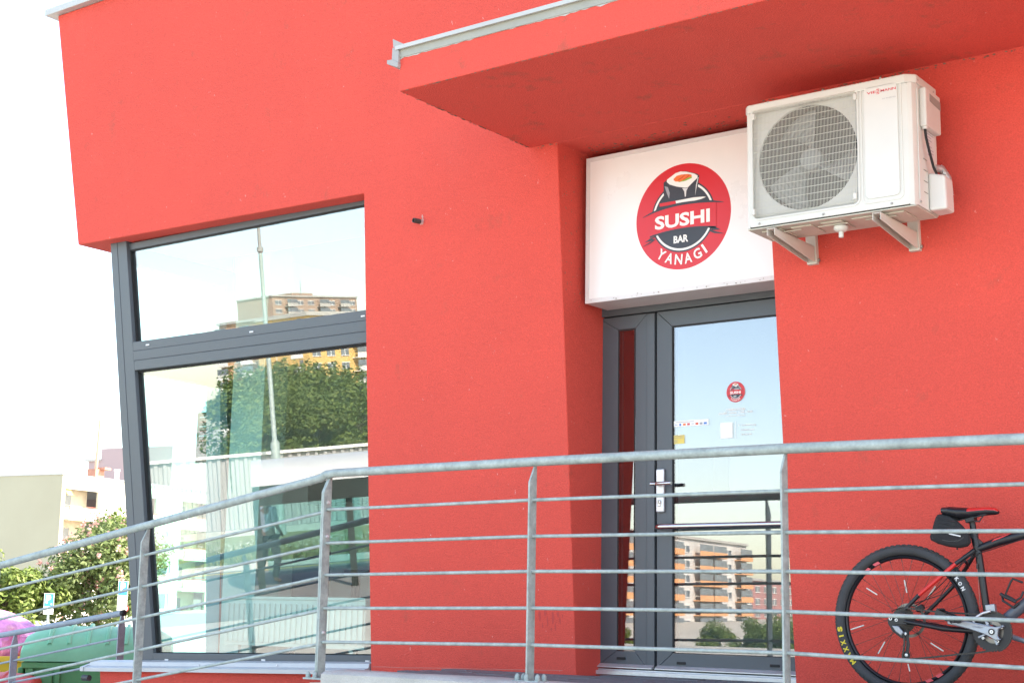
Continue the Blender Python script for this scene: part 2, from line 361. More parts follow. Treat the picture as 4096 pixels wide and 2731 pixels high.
# canopy
CY = 5.747; cz0, cz1 = 3.085, 3.277
mb = MB(); prof = [(CY, cz0), (CY, cz1), (WY-cz1*TL+.01, cz1), (WY-cz0*TL+.01, cz0)]
can = mk('canopy', mb.prism([(-5.052, y, z) for y, z in prof], (9, 0, 0)), M_RED2, B, smooth=0, bevel=.006)
mb = MB(); mb.box((-5.058, CY-.006, cz1-.004), (4, CY+.02, cz1+.040)); mk('drip_sheet', mb, mat('trim_shadow', (0.30, 0.30, 0.26), rough=.55, var=.12, vscale=6, grime=.4), can, smooth=0)  # lower trim strip, its shaded olive tone put into the colour
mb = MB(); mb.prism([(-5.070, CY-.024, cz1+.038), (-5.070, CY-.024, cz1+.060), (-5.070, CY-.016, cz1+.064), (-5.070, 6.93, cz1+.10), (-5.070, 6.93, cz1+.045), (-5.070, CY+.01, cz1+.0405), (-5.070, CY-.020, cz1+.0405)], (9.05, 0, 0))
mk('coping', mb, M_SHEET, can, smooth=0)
# ragged paint line below the drip sheet
mb = MB(); xs_ = [-5.05+i*.03 for i in range(150)]; rg = random.Random(2); dz_ = [max(.001, rg.gauss(.003, .003)+.003*sin(i*.21)) for i in range(150)]
A_ = mb.vs([(x, CY-.0015, cz1-.003) for x in xs_]); B_ = mb.vs([(x, CY-.0015, cz1-.004-d_) for x, d_ in zip(xs_, dz_)])
for i in range(149): mb.face((A_[i], A_[i+1], B_[i+1], B_[i]))
mk('paint_edge', mb, M_SHEET, can, smooth=0)
M_GEND = mat('gutter_grey', (.33, .32, .31), rough=.5, var=.1, grime=.3)
gq = lambda pts, o=-.02: [PY(x, y, CY+o) for x, y in pts]
mb = MB(); mb.prism(gq(((1571, 157), (1622, 180), (1590, 201), (1573, 190))), (0, .02, 0)); mb.prism(gq(((1570, 191), (1594, 203), (1593, 251), (1567, 241)), -.018), (0, .016, 0)); mb.prism(gq(((1548, 242), (1567, 240), (1592, 252), (1590, 270), (1548, 257)), -.022), (0, .22, 0))
mk('gutter_end', mb, M_GEND, can, smooth=0)
# overflow pipe in the wall
p = PW(1678, 891); mb = MB().disc(p+V((.02, -.02, 0)), (-.25, -1, 0), .016, 14, .012, .05); mk('drain_pipe', mb, mat('dark_metal', (.05, .045, .04), rough=.6), B)

# old paint splash and hairline near the floor, mortar ring round the pipe
rg = random.Random(5); mb = MB()
def splat(px, py, a_, b_, o=-.0012, k=11):
    c = PW(px, py, o); pts = []
    for i in range(k):
        t = 2*pi*i/k; f_ = rg.uniform(.55, 1.1); pts.append(c+V((a_*f_*cos(t), -b_*f_*sin(t)*TL, b_*f_*sin(t))))
    mb.poly(pts)
for px, py, a_, b_ in ((2158, 2462, .010, .03), (2180, 2448, .012, .022), (2190, 2480, .006, .035), (2212, 2470, .009, .045), (2232, 2455, .012, .02), (2240, 2480, .006, .03), (2222, 2505, .005, .03), (2170, 2500, .005, .02), (2250, 2462, .005, .012), (2205, 2515, .006, .012)): splat(px, py, a_, b_)
mk('paint_splash', mb, mat('dark_red_paint', (.50, .045, .04), rough=.7, var=.1), B, smooth=0)
mb = MB(); splat(1688, 888, .022, .026); splat(1690, 868, .008, .016); mk('mortar_ring', mb, mat('pink_mortar', (.52, .25, .22), rough=.9, var=.2), B, smooth=0)
mb = MB(); a_ = None; pts = [PW(1490+i*40, 2666+i*.75+rg.uniform(-1, 1), -.001) for i in range(20)]
A_ = mb.vs(pts); B_ = mb.vs([p_+V((0, 0, .0022)) for p_ in pts])
for i in range(19): mb.face((A_[i], A_[i+1], B_[i+1], B_[i]))
mk('render_joint', mb, mat('pink_mortar', (.52, .25, .22)), B, smooth=0)
# grey-brown dirt and cobweb flecks caught along the edges under the canopy
mb = MB(); rg = random.Random(11)
def fleck(p, du, dv, n_, L_, h_):
    k = rg.randint(5, 7); pts = []
    for i in range(k):
        t = 2*pi*i/k; pts.append(p+du*(L_*cos(t)*rg.uniform(.5, 1))+dv*(h_*sin(t)*rg.uniform(.4, 1)))
    mb.prism(pts, n_*.002)
for i in range(150):
    x = rg.uniform(-5.05, -2.0); z = 3.083-abs(rg.gauss(0, .006))-.004
    if -4.84 < x < -3.49: continue
    fleck(WP(x, z)+V((0, -.0015, 0)), V((1, 0, 0)), V((0, -TL, 1)), V((0, -1, 0)), rg.uniform(.002, .014), rg.uniform(.002, .006))
for i in range(120): fleck(V((rg.uniform(-5.04, -1.5), CY+abs(rg.gauss(0, .004)), cz0-.001)), V((1, 0, 0)), V((0, 1, 0)), V((0, 0, -1)), rg.uniform(.002, .016), rg.uniform(.001, .004))
for i in range(70): t = rg.random(); fleck(V((-5.051+abs(rg.gauss(0, .006)), CY+t*1.18, cz0-.001)), V((0, 1, 0)), V((1, 0, 0)), V((0, 0, -1)), rg.uniform(.003, .02), rg.uniform(.001, .005))
for i in range(90): fleck(V((rg.uniform(-4.8, -3.5), rg.gauss(7.16, .05), 3.0815)), V((1, 0, 0)), V((0, 1, 0)), V((0, 0, -1)), rg.uniform(.002, .016), rg.uniform(.002, .008))
for i in range(60): fleck(V((-4.8415, rg.uniform(7.0, 7.2), rg.uniform(2.1, 3.07))), V((0, 1, 0)), V((0, 0, 1)), V((1, 0, 0)), rg.uniform(.001, .006), rg.uniform(.001, .006))
for i in range(22): fleck(V((rg.uniform(-4.78, -3.52), 7.1925, 2.155+abs(rg.gauss(0, .006)))), V((1, 0, 0)), V((0, 0, 1)), V((0, -1, 0)), rg.uniform(.001, .007), rg.uniform(.001, .004))
tag(mk('dirt_flecks', mb, mat('dirt_brown', (.20, .12, .085), rough=.95, var=.4, vscale=30), B, smooth=0), kind='stuff')

# ---- corner window
FO = 0.10
def wx(zt, xt, zb, xb): return lambda z: xb+(xt-xb)*(z-zb)/(zt-zb)
postL = wx(3.046, -9.071, -.076, -8.815); postR = wx(3.005, -8.887, 0.0, -8.612)
XR = -6.36
def bot(x): return -.006+(x+8.62)*(.052/2.12)
def FP(x, z, o=FO): return WP(x, z, o)
def member(mb, pts, o0=FO, d=.07): mb.prism([FP(x, z, o0) for x, z in pts], (0, d, 0))
mb = MB()
seam = .0010; pm_ = lambda z: postL(z)+.42*(postR(z)-postL(z))
zt, zb = 3.06, -.085
member(mb, [(postL(zb), zb), (pm_(zb)-seam, zb), (pm_(zt)-seam, zt), (postL(zt), zt)], FO, .17)
member(mb, [(pm_(zb)+seam, zb), (postR(zb), zb), (postR(zt), zt), (pm_(zt)+seam, zt)], FO+.002, .09)
win = mk('corner_window', mb, M_FRAME, B, smooth=0, bevel=.003)
def wpart(name, pts, m=M_FRAME, o0=FO+.002, d=.08, bev=.003):
    mb = MB(); member(mb, pts, o0, d); return mk(name, mb, m, win, smooth=0, bevel=bev)
for z0, z1, o0 in ((2.2035, 2.272, FO+.003), (2.1315, 2.2025, FO+.0015), (2.058, 2.1305, FO+.003)):
    wpart('transom', [(postR(z0)-.002 if z0 > 2.2 or z0 < 2.1 else postR(z0), z0), (XR, z0), (XR, z1), (postR(z1), z1)], o0=o0)
wpart('head_rail', [(postR(2.982), 2.982), (XR, 2.982), (XR, 3.032), (postR(3.032), 3.032)], M_FRAME, FO+.03, .06)
wpart('bottom_rail', [(postR(-.08), bot(-8.8)-.08), (XR, bot(XR)-.072), (XR, bot(XR)), (postR(0), bot(-8.62))])
wpart('jamb', [(-6.47, bot(-6.5)+.001), (XR, bot(XR)+.001), (XR, 2.05), (-6.47, 2.05)], o0=FO+.03)
# black seals round the two panes
def seal(x0b, x0t, x1, z0l, z0r, z1):
    t = .011
    for pts in ([(x0b, z0l), (x0b+t, z0l), (x0t+t, z1), (x0t, z1)], [(x0t+t, z1-t), (x1, z1-t), (x1, z1), (x0t+t, z1)], [(x0b+t, z0l), (x1, z0r), (x1, z0r+t*.6), (x0b+t, z0l+t*.6)]):
        wpart('seal', pts, M_GASKET, FO+.035, .03, 0)
seal(postR(2.272), postR(2.982), XR, 2.272, 2.272, 2.982); seal(postR(0), postR(2.055), XR, bot(-8.62), bot(XR), 2.055)
GO = FO+.045
for x0, pts in ((0, [(postR(2.27), 2.27), (XR, 2.27), (XR, 2.99), (postR(2.99), 2.99)]), (1, [(postR(0), bot(-8.6)-.01), (XR, bot(XR)-.01), (XR, 2.06), (postR(2.06), 2.06)])):
    wpart('pane', pts, M_GLASS, GO, .006, 0)
for px, py in ((590, 1379), (1005, 1327), (1452, 1264), (666, 2637), (1053, 2638), (1470, 2643)):
    p = PW(px, py, FO); mb = MB().box((p.x-.018, p.y-.002, p.z-.0055), (p.x+.018, p.y+.02, p.z+.0055)); mk('drain_slot', mb, P_LGREY, win, smooth=0)
# glazing of the left side, seen from inside through the front pane
sp = lambda y, z: V((postL(z)+.02, y, z))
mb = MB()
for z0, z1 in ((2.06, 2.27), (2.90, 3.04), (-.12, -.02)): mb.prism([sp(7.45-z0*TL, z0), sp(8.24, z0), sp(8.24, z1), sp(7.45-z1*TL, z1)], (.08, 0, 0))
mb.prism([sp(8.14, -.02), sp(8.245, -.02), sp(8.245, 2.9), sp(8.14, 2.9)], (.08, 0, 0))
mk('side_frame', mb, M_FRAME, win, smooth=0)
mk('side_jamb', MB().prism([(-9.32, 8.244, 3.04), (-9.085, 8.244, -.12), (-8.95, 8.244, -.12), (-9.06, 8.244, 3.04)], (0, .004, 0)), mat('lavender_plaster', (.50, .44, .46), rough=.8), win, smooth=0)
for z0, z1 in ((2.26, 2.91), (-.03, 2.07)):
    mb = MB().prism([sp(7.44-z0*TL, z0)+V((.04, 0, 0)), sp(8.16, z0)+V((.04, 0, 0)), sp(8.16, z1)+V((.04, 0, 0)), sp(7.44-z1*TL, z1)+V((.04, 0, 0))], (.006, 0, 0)); mk('side_pane', mb, M_GLASSP, win, smooth=0)
# sill
sL = lambda x: (-.152+(x+9.161)*(.082/2.72))
mb = MB(); x0, x1 = -9.20, -6.43
def sec(x, dz=0):
    z = sL(x); y = WY-z*TL
    return [(x, y-.055, z+dz), (x, y-.055, z+.026), (x, y-.045, z+.030), (x, y-.006, z+.040), (x, y+.001, z+.066), (x, y+.11, z+.079), (x, y+.11, z+.03), (x, y-.045, z+.012), (x, y-.045, z+dz)]
mb.loft([sec(x0), sec(-8.62)]); sill = mk('window_sill', mb, M_SILL, B, smooth=0)
mk('sill_sheet', MB().loft([[(a_, b_+.0005, c_+.002) for a_, b_, c_ in sec(-8.615)], [(a_, b_+.0005, c_+.002) for a_, b_, c_ in sec(x1)]]), M_SILL, sill, smooth=0)
mb = MB(); mb.prism([(-9.20, WY-.05, sL(-9.2)), (-9.20, WY+1.0, sL(-9.2)), (-9.20, WY+1.0, sL(-9.2)+.07), (-9.20, WY+.1, sL(-9.2)+.075), (-9.20, WY-.05, sL(-9.2)+.03)], (-.035, 0, 0)); mk('sill_end', mb, M_SILL, sill, smooth=0)
for px in (795, 1107): 
    p = PW(px, 2659, -.004); mk('rivet', MB().lathe([(.006, 0), (.004, .004)], p, (0, -1, 0), 8), M_ALU, sill)
mb = MB().cyl((-9.13, 7.16, -.20), (-9.2, 7.16, -.20), .022, 12); mk('pipe_stub', mb, mat('dark_plastic', (.03, .035, .04), rough=.5), B)

# ---- entrance door
DY = 7.44
def D(x, z, o=0.0): return V((x, DY+o, z))
def frame_rect(mb, x0, x1, z0, z1, wl, wr, wb, wt, o, d):
    """mitred frame of four members"""
    O = [(x0, z0), (x1, z0), (x1, z1), (x0, z1)]; I = [(x0+wl, z0+wb), (x1-wr, z0+wb), (x1-wr, z1-wt), (x0+wl, z1-wt)]
    for i in range(4):
        k = (i+1) % 4; g = .0012
        pts = [O[i], O[k], I[k], I[i]]; c = (sum(q[0] for q in pts)/4, sum(q[1] for q in pts)/4)
        mb.prism([D(q[0]+(c[0]-q[0])*g, q[1]+(c[1]-q[1])*g, o) for q in pts], (0, d, 0))
mb = MB(); JL, JR = -4.893, -3.36
frame_rect(mb, JL, JR, 0.0, 2.30, .026, .026, .001, .19, 0.0, .09)
door = mk('entrance_door', mb, M_FRAME, B, smooth=0, bevel=.003)
def dp(name, mb, m, bev=.0025, sm=0): return mk(name, mb, m, door, smooth=sm, bevel=bev)
mb = MB(); frame_rect(mb, -4.862, -4.531, .042, 2.104, .128, .080, .086, .080, .012, .07); dp('side_leaf', mb, M_FRAME)
mb = MB().box((-4.529, DY+.006, .05), (-4.476, DY+.07, 2.10)); dp('cover_strip', mb, M_FRAME)
mb = MB(); frame_rect(mb, -4.461, -3.392, .040, 2.104, .103, .103, .086, .094, .008, .07); dp('door_leaf', mb, M_FRAME)
mb = MB().box((-4.475, DY+.03, .05), (-4.462, DY+.06, 2.10)).box((-4.866, DY+.03, 2.105), (-3.39, DY+.06, 2.112)); dp('seal', mb, M_GASKET, 0)
def ring(x0, x1, z0, z1, t, o):
    mb = MB()
    mb.box((x0, DY+o, z0), (x0+t, DY+o+.03, z1)).box((x1-t, DY+o, z0), (x1, DY+o+.03, z1)).box((x0+t, DY+o, z1-t), (x1-t, DY+o+.03, z1)).box((x0+t, DY+o, z0), (x1-t, DY+o+.03, z0+t*.5)); return mb
dp('seal', ring(-4.733, -4.612, .129, 2.023, .008, .0125), M_GASKET, 0); dp('seal', ring(-4.357, -3.496, .127, 2.009, .007, .0095), M_GASKET, 0)
dp('pane', MB().box((-4.738, DY+.0135, .125), (-4.608, DY+.0195, 2.028)), M_DOORGLASS, 0); dp('pane', MB().box((-4.36, DY+.016, .123), (-3.49, DY+.022, 2.013)), M_DOORGLASS, 0)
dp('threshold', MB().box((-4.866, DY-.035, -.006), (-3.36, DY+.08, .018)).box((-4.866, DY-.012, .018), (-3.36, DY+.02, .026)), M_ALU, .002)
for x0, x1 in ((-4.858, -4.478), (-4.458, -3.40)):
    dp('weather_bar', MB().prism([(x0, DY-.022, .034), (x0, DY-.022, .039), (x0, DY+.007, .056), (x0, DY+.007, .034)], (x1-x0, 0, 0)), M_ALU, 0)
for x, z in ((-4.70, .088), (-4.30, .075), (-3.72, .082)): dp('drain_cap', MB().box((x-.028, DY+.002, z-.008), (x+.028, DY+.0115, z+.006)), M_GASKET, .002)
dp('white_joint', MB().box((-4.8975, DY-.004, 0), (-4.8935, DY+.02, 2.14)), P_WHITE, 0)
dp('handle_plate', MB().box((-4.456, DY-.012, .922), (-4.402, DY+.0075, 1.171)), M_ALU, .006)
dp('lever_handle', MB().tube([(-4.430, DY-.010, 1.082), (-4.430, DY-.052, 1.082), (-4.415, DY-.060, 1.0825), (-4.325, DY-.060, 1.083)], .0105, 12).tube([(-4.430, DY-.05, 1.082), (-4.45, DY-.058, 1.082), (-4.462, DY-.058, 1.082)], .0105, 12), M_CHROME, 0, 40)
dp('lock_cylinder', MB().obox((-4.431, DY-.014, .972), (1, 0, 0), (0, 1, 0), (0, 0, 1), .010, .003, .017).cyl((-4.431, DY-.012, .98), (-4.431, DY-.022, .98), .012, 14), M_CHROME, .003, 40)
dp('keyhole', MB().box((-4.433, DY-.0228, .973), (-4.429, DY-.0221, .988)), M_GASKET, 0)
dp('pull_bar', MB().tube([(-4.425, DY+.008, .835), (-4.425, DY-.045, .835), (-4.415, DY-.060, .835), (-4.39, DY-.066, .835), (-3.47, DY-.066, .838), (-3.445, DY-.060, .838), (-3.44, DY+.008, .838)], .0155, 14), M_CHROME, 0, 40)
# rooms behind the glass
mb = MB()
mb.box((-8.74, 11.6, -.1), (-2.0, 11.7, 3.2)).box((-2.1, 7.88, -.1), (-2.0, 11.59, 3.2)).box((-8.77, 8.26, -.1), (-8.74, 11.59, 3.19))
mb.box((-6.385, 7.865, -.1), (-4.90, 7.90, 3.2)).box((-3.35, 7.865, -.1), (-2.12, 7.90, 3.2))
mb.prism([(-9.0, 8.246, 3.04), (-8.86, 8.246, -.11), (-8.735, 8.246, -.11), (-8.735, 8.246, 3.2), (-9.0, 8.246, 3.2)], (0, .003, 0))
mk('interior_wall', mb, M_WHITE, B, smooth=0)
mk('interior_ceiling', MB().box((-9.0, 7.3, 3.21), (-2.0, 11.7, 3.26)), M_WHITE, B, smooth=0)
mk('interior_floor', MB().box((-8.78, 7.35, -.16), (-2.0, 11.7, -.115)), mat('beige_tiles', (0.42, 0.38, 0.33), rough=.4), B, smooth=0)
p0, p1 = PY(918, 1800, 8.0), PY(1045, 1800, 8.0)
mk('interior_column', MB().box((p0.x, 8.0, -.11), (p1.x, 8.25, 3.2)), mat('mint_plaster', (0.62, 0.72, 0.68), rough=.8), B, smooth=0)
p0, p1 = PY(1050, 1925, 8.9), PY(1500, 2005, 8.9)
mk('interior_beam', MB().box((p0.x, 8.96, p1.z), (-4.92, 9.2, p0.z+.05)), mat('dark_green_laminate', (0.022, 0.035, 0.032), rough=.4), B, smooth=0)
# radiator under the window, table, chair, menu board, ceiling lamp
rad = None
p0, p1 = PY(905, 2393, 7.75), PY(1500, 2590, 7.75)
RD = thing('radiator', 'white panel radiator inside the big window near the floor', 'radiator', (p0.x, 7.75, 0.0))
M_RAD = mat('radiator_white', (0.70, 0.78, 0.75), rough=.4, var=.03)
mk('panel', MB().box((p0.x, 7.75, p1.z-.02), (p1.x-.1, 7.77, p0.z)), M_RAD, RD, smooth=0, bevel=.005)
nf = 26; stepx = (p1.x-.1-p0.x)/nf; rib = None
for i in range(nf):
    x = p0.x+(i+.5)*stepx
    if rib is None: rib = mk('rib', MB().box((x-stepx*.3, 7.737, p1.z+.01), (x+stepx*.3, 7.7495, p0.z-.03)), M_RAD, RD, smooth=0, bevel=.003)
    else: part_copy(rib, 'rib', RD, (i*stepx, 0, 0))
mk('top_grille', MB().box((p0.x-.005, 7.74, p0.z+.001), (p1.x-.095, 7.85, p0.z+.02)), M_RAD, RD, smooth=0)
for x in (p0.x+.1, p1.x-.25): mk('leg', MB().box((x, 7.76, -.115), (x+.04, 7.79, p1.z-.021)), M_RAD, RD, smooth=0)
T = thing('dining_table', 'small dark dining table inside behind the big window', 'table', (-7.9, 9.3, -.115))
M_DARKW = mat('dark_wood', (.05, .035, .03), rough=.4)
mk('table_top', MB().box((-8.3, 8.95, .60), (-7.4, 9.65, .64)), M_DARKW, T, smooth=0, bevel=.005)
for x in (-8.25, -7.5):
    for y in (9.0, 9.55): mk('leg', MB().box((x, y, -.114), (x+.05, y+.05, .599)), M_DARKW, T, smooth=0)
for k, (x, y, lb) in enumerate(((-8.45, 8.55, 'dark blue dining chair nearest the corner post behind the glass'), (-7.25, 9.95, 'dark blue dining chair at the far side of the indoor table'))):
    ch = thing('dining_chair', lb, 'chair', (x, y, -.115), 'dining chairs behind the window'); mc = mat('blue_seat', (.02, .035, .09), rough=.6)
    mk('seat', MB().box((x-.2, y-.2, .32), (x+.2, y+.2, .36)), mc, ch, smooth=0, bevel=.01); mk('backrest', MB().box((x-.2, y+.17, .42), (x+.2, y+.2, .78)), mc, ch, smooth=0, bevel=.01)
    for dx in (-.18, .16):
        for dy in (-.18, .17): mk('leg', MB().box((x+dx, y+dy, -.114), (x+dx+.025, y+dy+.025, .319 if dy < 0 else .419)), M_DARKW, ch, smooth=0)
q0, q1 = PY(858, 1660, 8.75), PY(985, 1850, 8.75)
MBd = thing('menu_board', 'dark red menu board with pale rows of lettering behind the window', 'menu board', (q0.x, 8.8, q1.z))
mk('board', MB().box((q0.x, 8.56, q1.z), (q1.x-.12, 8.59, q0.z)), mat('board_maroon', (.09, .03, .032), rough=.5), MBd, smooth=0)
for i in range(6):
    z = q0.z-.05-i*.04; mk('text_row', MB().box((q0.x+.03, 8.557, z), (q1.x-.17, 8.5595, z+.012)), P_PINK if i % 2 else P_LGREY, MBd, smooth=0)

# ================================================================== SIGN BOX
SY = 7.20
def S(px, py, o=0.0): return PY(px, py, SY-o)
sg = thing('sign_box', 'white light box sign with a round red sushi logo above the entrance door', 'sign', (-4.15, SY+.1, 2.145))
sx0, sx1, sz0, sz1 = -4.803, -3.50, 2.147, 3.040
mk('box', MB().box((sx0, SY, sz0), (sx1, SY+.235, sz1)), M_SIGNEDGE, sg, smooth=0, bevel=.004)
fe = .026
mk('face', MB().box((sx0+fe, SY-.002, sz0+fe), (sx1-.005, SY+.01, sz1-fe)), M_SIGN, sg, smooth=0)
for a_, b_ in (((sx0, SY-.006, sz0), (sx0+fe, SY-.0005, sz1)), ((sx0+fe, SY-.006, sz0), (sx1, SY-.0005, sz0+fe)), ((sx0+fe, SY-.006, sz1-fe), (sx1, SY-.0005, sz1))):
    mk('edge_profile', MB().box(a_, b_), mat('sign_frame', (0.66, 0.64, 0.63), rough=.4, var=.05, grime=.3, gscale=18), sg, smooth=0)

def logo(parent, c, R, step):
    """round badge: (u, v) in units of its radius, laid in layers towards the viewer"""
    def P(u, v, k): return V((c.x+u*R, c.y-k*step, c.z+v*R))
    def Z(px, py):                                  # read off an enlarged view of the sign
        u = (px-908)/395.0; return u, (760-55*u-py)/445.0
    def arcp(r, a0, a1, n=40): return [(r*cos(radians(a0+(a1-a0)*i/n)), r*sin(radians(a0+(a1-a0)*i/n))) for i in range(n+1)]
    def put(name, pts, k, m, par): mb = MB(); mb.poly([P(u, v, k) for u, v in pts]); return mk(name, mb, m, par, smooth=0)
    def strip(name, up, lo, k, m, par):
        mb = MB(); A = mb.vs([P(u, v, k) for u, v in up]); Bq = mb.vs([P(u, v, k) for u, v in lo])
        for i in range(len(A)-1): mb.face((A[i], A[i+1], Bq[i+1], Bq[i]))
        return mk(name, mb, m, par, smooth=0)
    disc = put('logo_disc', arcp(1, 0, 360, 96)[:-1], 1, P_RED, parent)
    put('dark_circle', arcp(.675, 0, 360, 64)[:-1], 2, P_BLACK, disc)
    put('white_ring', arcp(.645, 0, 360, 64)[:-1], 3, P_WHITE, disc); put('dark_circle', arcp(.605, 0, 360, 64)[:-1], 4, P_BLACK, disc)
    # roll
    put('seaweed', [Z(*q) for q in ((748, 470), (748, 560), (760, 640), (1010, 650), (1030, 560), (1048, 420), (1030, 405), (940, 380), (880, 380), (775, 450))], 5, P_BLACK, disc)
    put('gloss', [Z(*q) for q in ((905, 522), (935, 524), (955, 518), (940, 545), (936, 590), (928, 600), (922, 550))], 6, P_LGREY, disc)
    put('gloss', [Z(*q) for q in ((756, 500), (785, 510), (800, 560), (795, 610), (775, 560))], 6, P_GREY, disc)
    put('gloss', [Z(*q) for q in ((1042, 435), (1030, 490), (1012, 590), (1020, 500), (1034, 440))], 6, P_LGREY, disc)
    put('rice', [Z(*q) for q in ((778, 445), (775, 465), (800, 488), (860, 508), (930, 520), (955, 515), (1000, 470), (1032, 440), (1034, 420), (1005, 402), (940, 384), (890, 380), (850, 392))], 6, P_WHITE, disc)
    put('avocado', [Z(*q) for q in ((850, 458), (880, 470), (930, 462), (985, 440), (988, 430), (950, 425), (880, 440))], 7, P_GREEN, disc)
    put('salmon', [Z(*q) for q in ((835, 440), (833, 452), (850, 465), (890, 466), (940, 440), (985, 428), (985, 412), (955, 404), (900, 406), (860, 416))], 8, P_ORANGE, disc)
    for dx in (0, 42): put('salmon_stripe', [Z(870+dx, 448), Z(900+dx, 430), Z(925+dx, 408), Z(935+dx, 408), Z(908+dx, 436), Z(876+dx, 456)], 9, P_ORANGE2, disc)
    put('knife_handle', [Z(712, 648), Z(850, 628), Z(853, 656), Z(715, 676)], 7, P_RED, disc)
    put('knife_blade', [Z(*q) for q in ((848, 629), (1000, 604), (1080, 600), (1101, 604), (1060, 620), (930, 650), (858, 666))], 7, P_WHITE, disc)
    N = 24; us = [-.85+1.7*i/N for i in range(N+1)]
    vt = lambda u: .215-.125*(u/.85)**2 if u < 0 else .215-.075*(u/.85)**2
    vb = lambda u: -.235-.13*u*u
    ub = [-.70+1.4*i/N for i in range(N+1)]
    strip('ribbon_edge', [(u, vt(u)+.045*(1-(abs(u)/.86)**3)+.004) for u in us], [(u, vt(u)-.004) for u in us], 10, P_BLACK, disc)
    strip('ribbon', [(u, vt(u)-.003) for u in ub], [(u, vb(u)) for u in ub], 10, P_RED, disc)
    strip('ribbon_edge', [(u, vb(u)+.012) for u in ub], [(u, vb(u)-.022) for u in ub], 11, P_BLACK, disc)
    put('ribbon_tail', [Z(*q) for q in ((1112, 856), (1165, 852), (1220, 878), (1150, 884), (1252, 912), (1170, 908), (1122, 888), (1150, 872))], 11, P_BLACK, disc)
    put('ribbon_tail', [Z(*q) for q in ((690, 925), (640, 942), (588, 978), (650, 966), (560, 1022), (640, 985), (682, 952), (650, 952))], 11, P_BLACK, disc)
    def word(name, s, cu, cv, wdt, h, k, bold, sh=0.0):
        mb = MB(); put_text(mb, s, lambda u, v: P(cu+u, cv+v, k), width=wdt, height=h, bold=bold, shear=sh); return mk(name, mb, P_WHITE, disc, smooth=0)
    word('sushi_lettering', 'SUSHI', -.01, -.06, 1.16, .255, 12, .034, .0); word('bar_lettering', 'BAR', -.035, -.425, .31, .14, 12, .035)
    mb = MB(); word_ = 'YANAGI'; angs = [-124, -110, -96, -82, -67.5, -56]
    for chh, an in zip(word_, angs):
        a_ = radians(an); rr = .81; rot = a_+pi/2
        put_text(mb, chh, lambda u, v: P(rr*cos(a_)+u*cos(rot)-v*sin(rot), rr*sin(a_)+u*sin(rot)+v*cos(rot), 12), height=.195, width={'I': .045}.get(chh, .16), bold=.022)
    mk('yanagi_lettering', mb, P_WHITE, disc, smooth=0)
    return disc
logo(sg, V((-4.139, SY-.002, 2.588)), .311, .00022)
# dirt and cobwebs are in the materials; door stickers
def sticker(name, label, cat, c): return thing(name, label, cat, c)
GF = DY+.0155
k1 = PY(2943, 1567, GF); st = thing('logo_sticker', 'round red sushi logo sticker on the glass of the entrance door', 'sticker', k1)
kl, kr = PY(2905, 1570, GF), PY(2979, 1562, GF)
mk('backing', MB().disc(k1, (0, -1, 0), (kr.x-kl.x)/2, 48, 0, .0006), P_RED, st, smooth=0); logo(st, k1-V((0, .0007, 0)), (kr.x-kl.x)/2*.995, .00025)
def rect_at(mb, cxp, cyp, w_, h_, o=.0008, y=GF): 
    p = PY(cxp, cyp, y); mb.box((p.x-w_/2, y-o, p.z-h_/2), (p.x+w_/2, y, p.z+h_/2)); return p
def words(name, lines, label):
    root = thing(name, label, 'lettering', PY(*lines[0][1:3], GF))
    for s, x, y, w_, h_ in lines:
        p = PY(x, y, GF); mb = MB(); put_text(mb, s, lambda u, v: V((p.x+u, GF-.0008, p.z+v)), width=w_, height=h_, bold=.03); mk('text_line', mb, P_WHITE, root, smooth=0)
words('opening_hours', [('OTEVÍRACÍ DOBA', 2942, 1636, .125, .018), ('pondělí - sobota  11:00 - 19.00', 2942, 1650, .215, .018), ('nebo do vyprodání zásob', 2942, 1662, .125, .008)], 'white opening hours lettering on the door glass below the round sticker')
words('contact_lettering', [('f', 2956, 1700, .006, .016), ('SUSHIBARYanagi', 2994, 1699, .09, .011), ('sushibaryanagi', 2991, 1718, .083, .011), ('722 926 000', 2986, 1736, .065, .010)], 'white contact lettering on the door glass right of the blank white square')
st = thing('square_sticker', 'blank white square sticker on the door glass below the opening hours', 'sticker', PY(2906, 1721, GF)); mb = MB(); rect_at(mb, 2906, 1721, .078, .09); mk('sheet', mb, P_WHITE, st, smooth=0)
mb = MB(); rect_at(mb, 2943, 1718, .0025, .1); mk('line', mb, P_WHITE, st, smooth=0)
st = thing('card_sticker', 'long white sticker with tiny card logos at the left of the door glass', 'sticker', PY(2765, 1692, GF)); mb = MB(); rect_at(mb, 2765, 1691, .228, .034); mk('sheet', mb, P_WHITE, st, smooth=0)
for i, (c_, w_) in enumerate(((P_BLUE, .018), (P_BLUE, .012), (P_ORANGE, .018), (P_PINK, .018), (P_LGREY, .018), (P_ORANGE2, .018), (P_GREY, .018), (P_BLUE, .020))):
    p = PY(2765, 1691, GF); x = p.x-.1+i*.0275
    if i == 0: put_text(mb := MB(), 'VISA', lambda u, v: V((x+u, GF-.0014, p.z-.006+v)), width=.02, height=.007, bold=.01); mk('card_logo', mb, c_, st, smooth=0)
    else: mk('card_logo', MB().box((x-w_/2, GF-.0014, p.z-.012), (x+w_/2, GF-.0009, p.z)), c_, st, smooth=0)
mk('text_line', MB().box((p.x-.1, GF-.0014, p.z+.007), (p.x+.02, GF-.0009, p.z+.010)), P_GREY, st, smooth=0)
st = thing('warning_sticker', 'small yellow warning sticker low at the left of the door glass', 'sticker', PY(2712, 1757, GF)); mb = MB(); p = rect_at(mb, 2713, 1757, .083, .05); mk('sheet', mb, P_YELLOW, st, smooth=0)
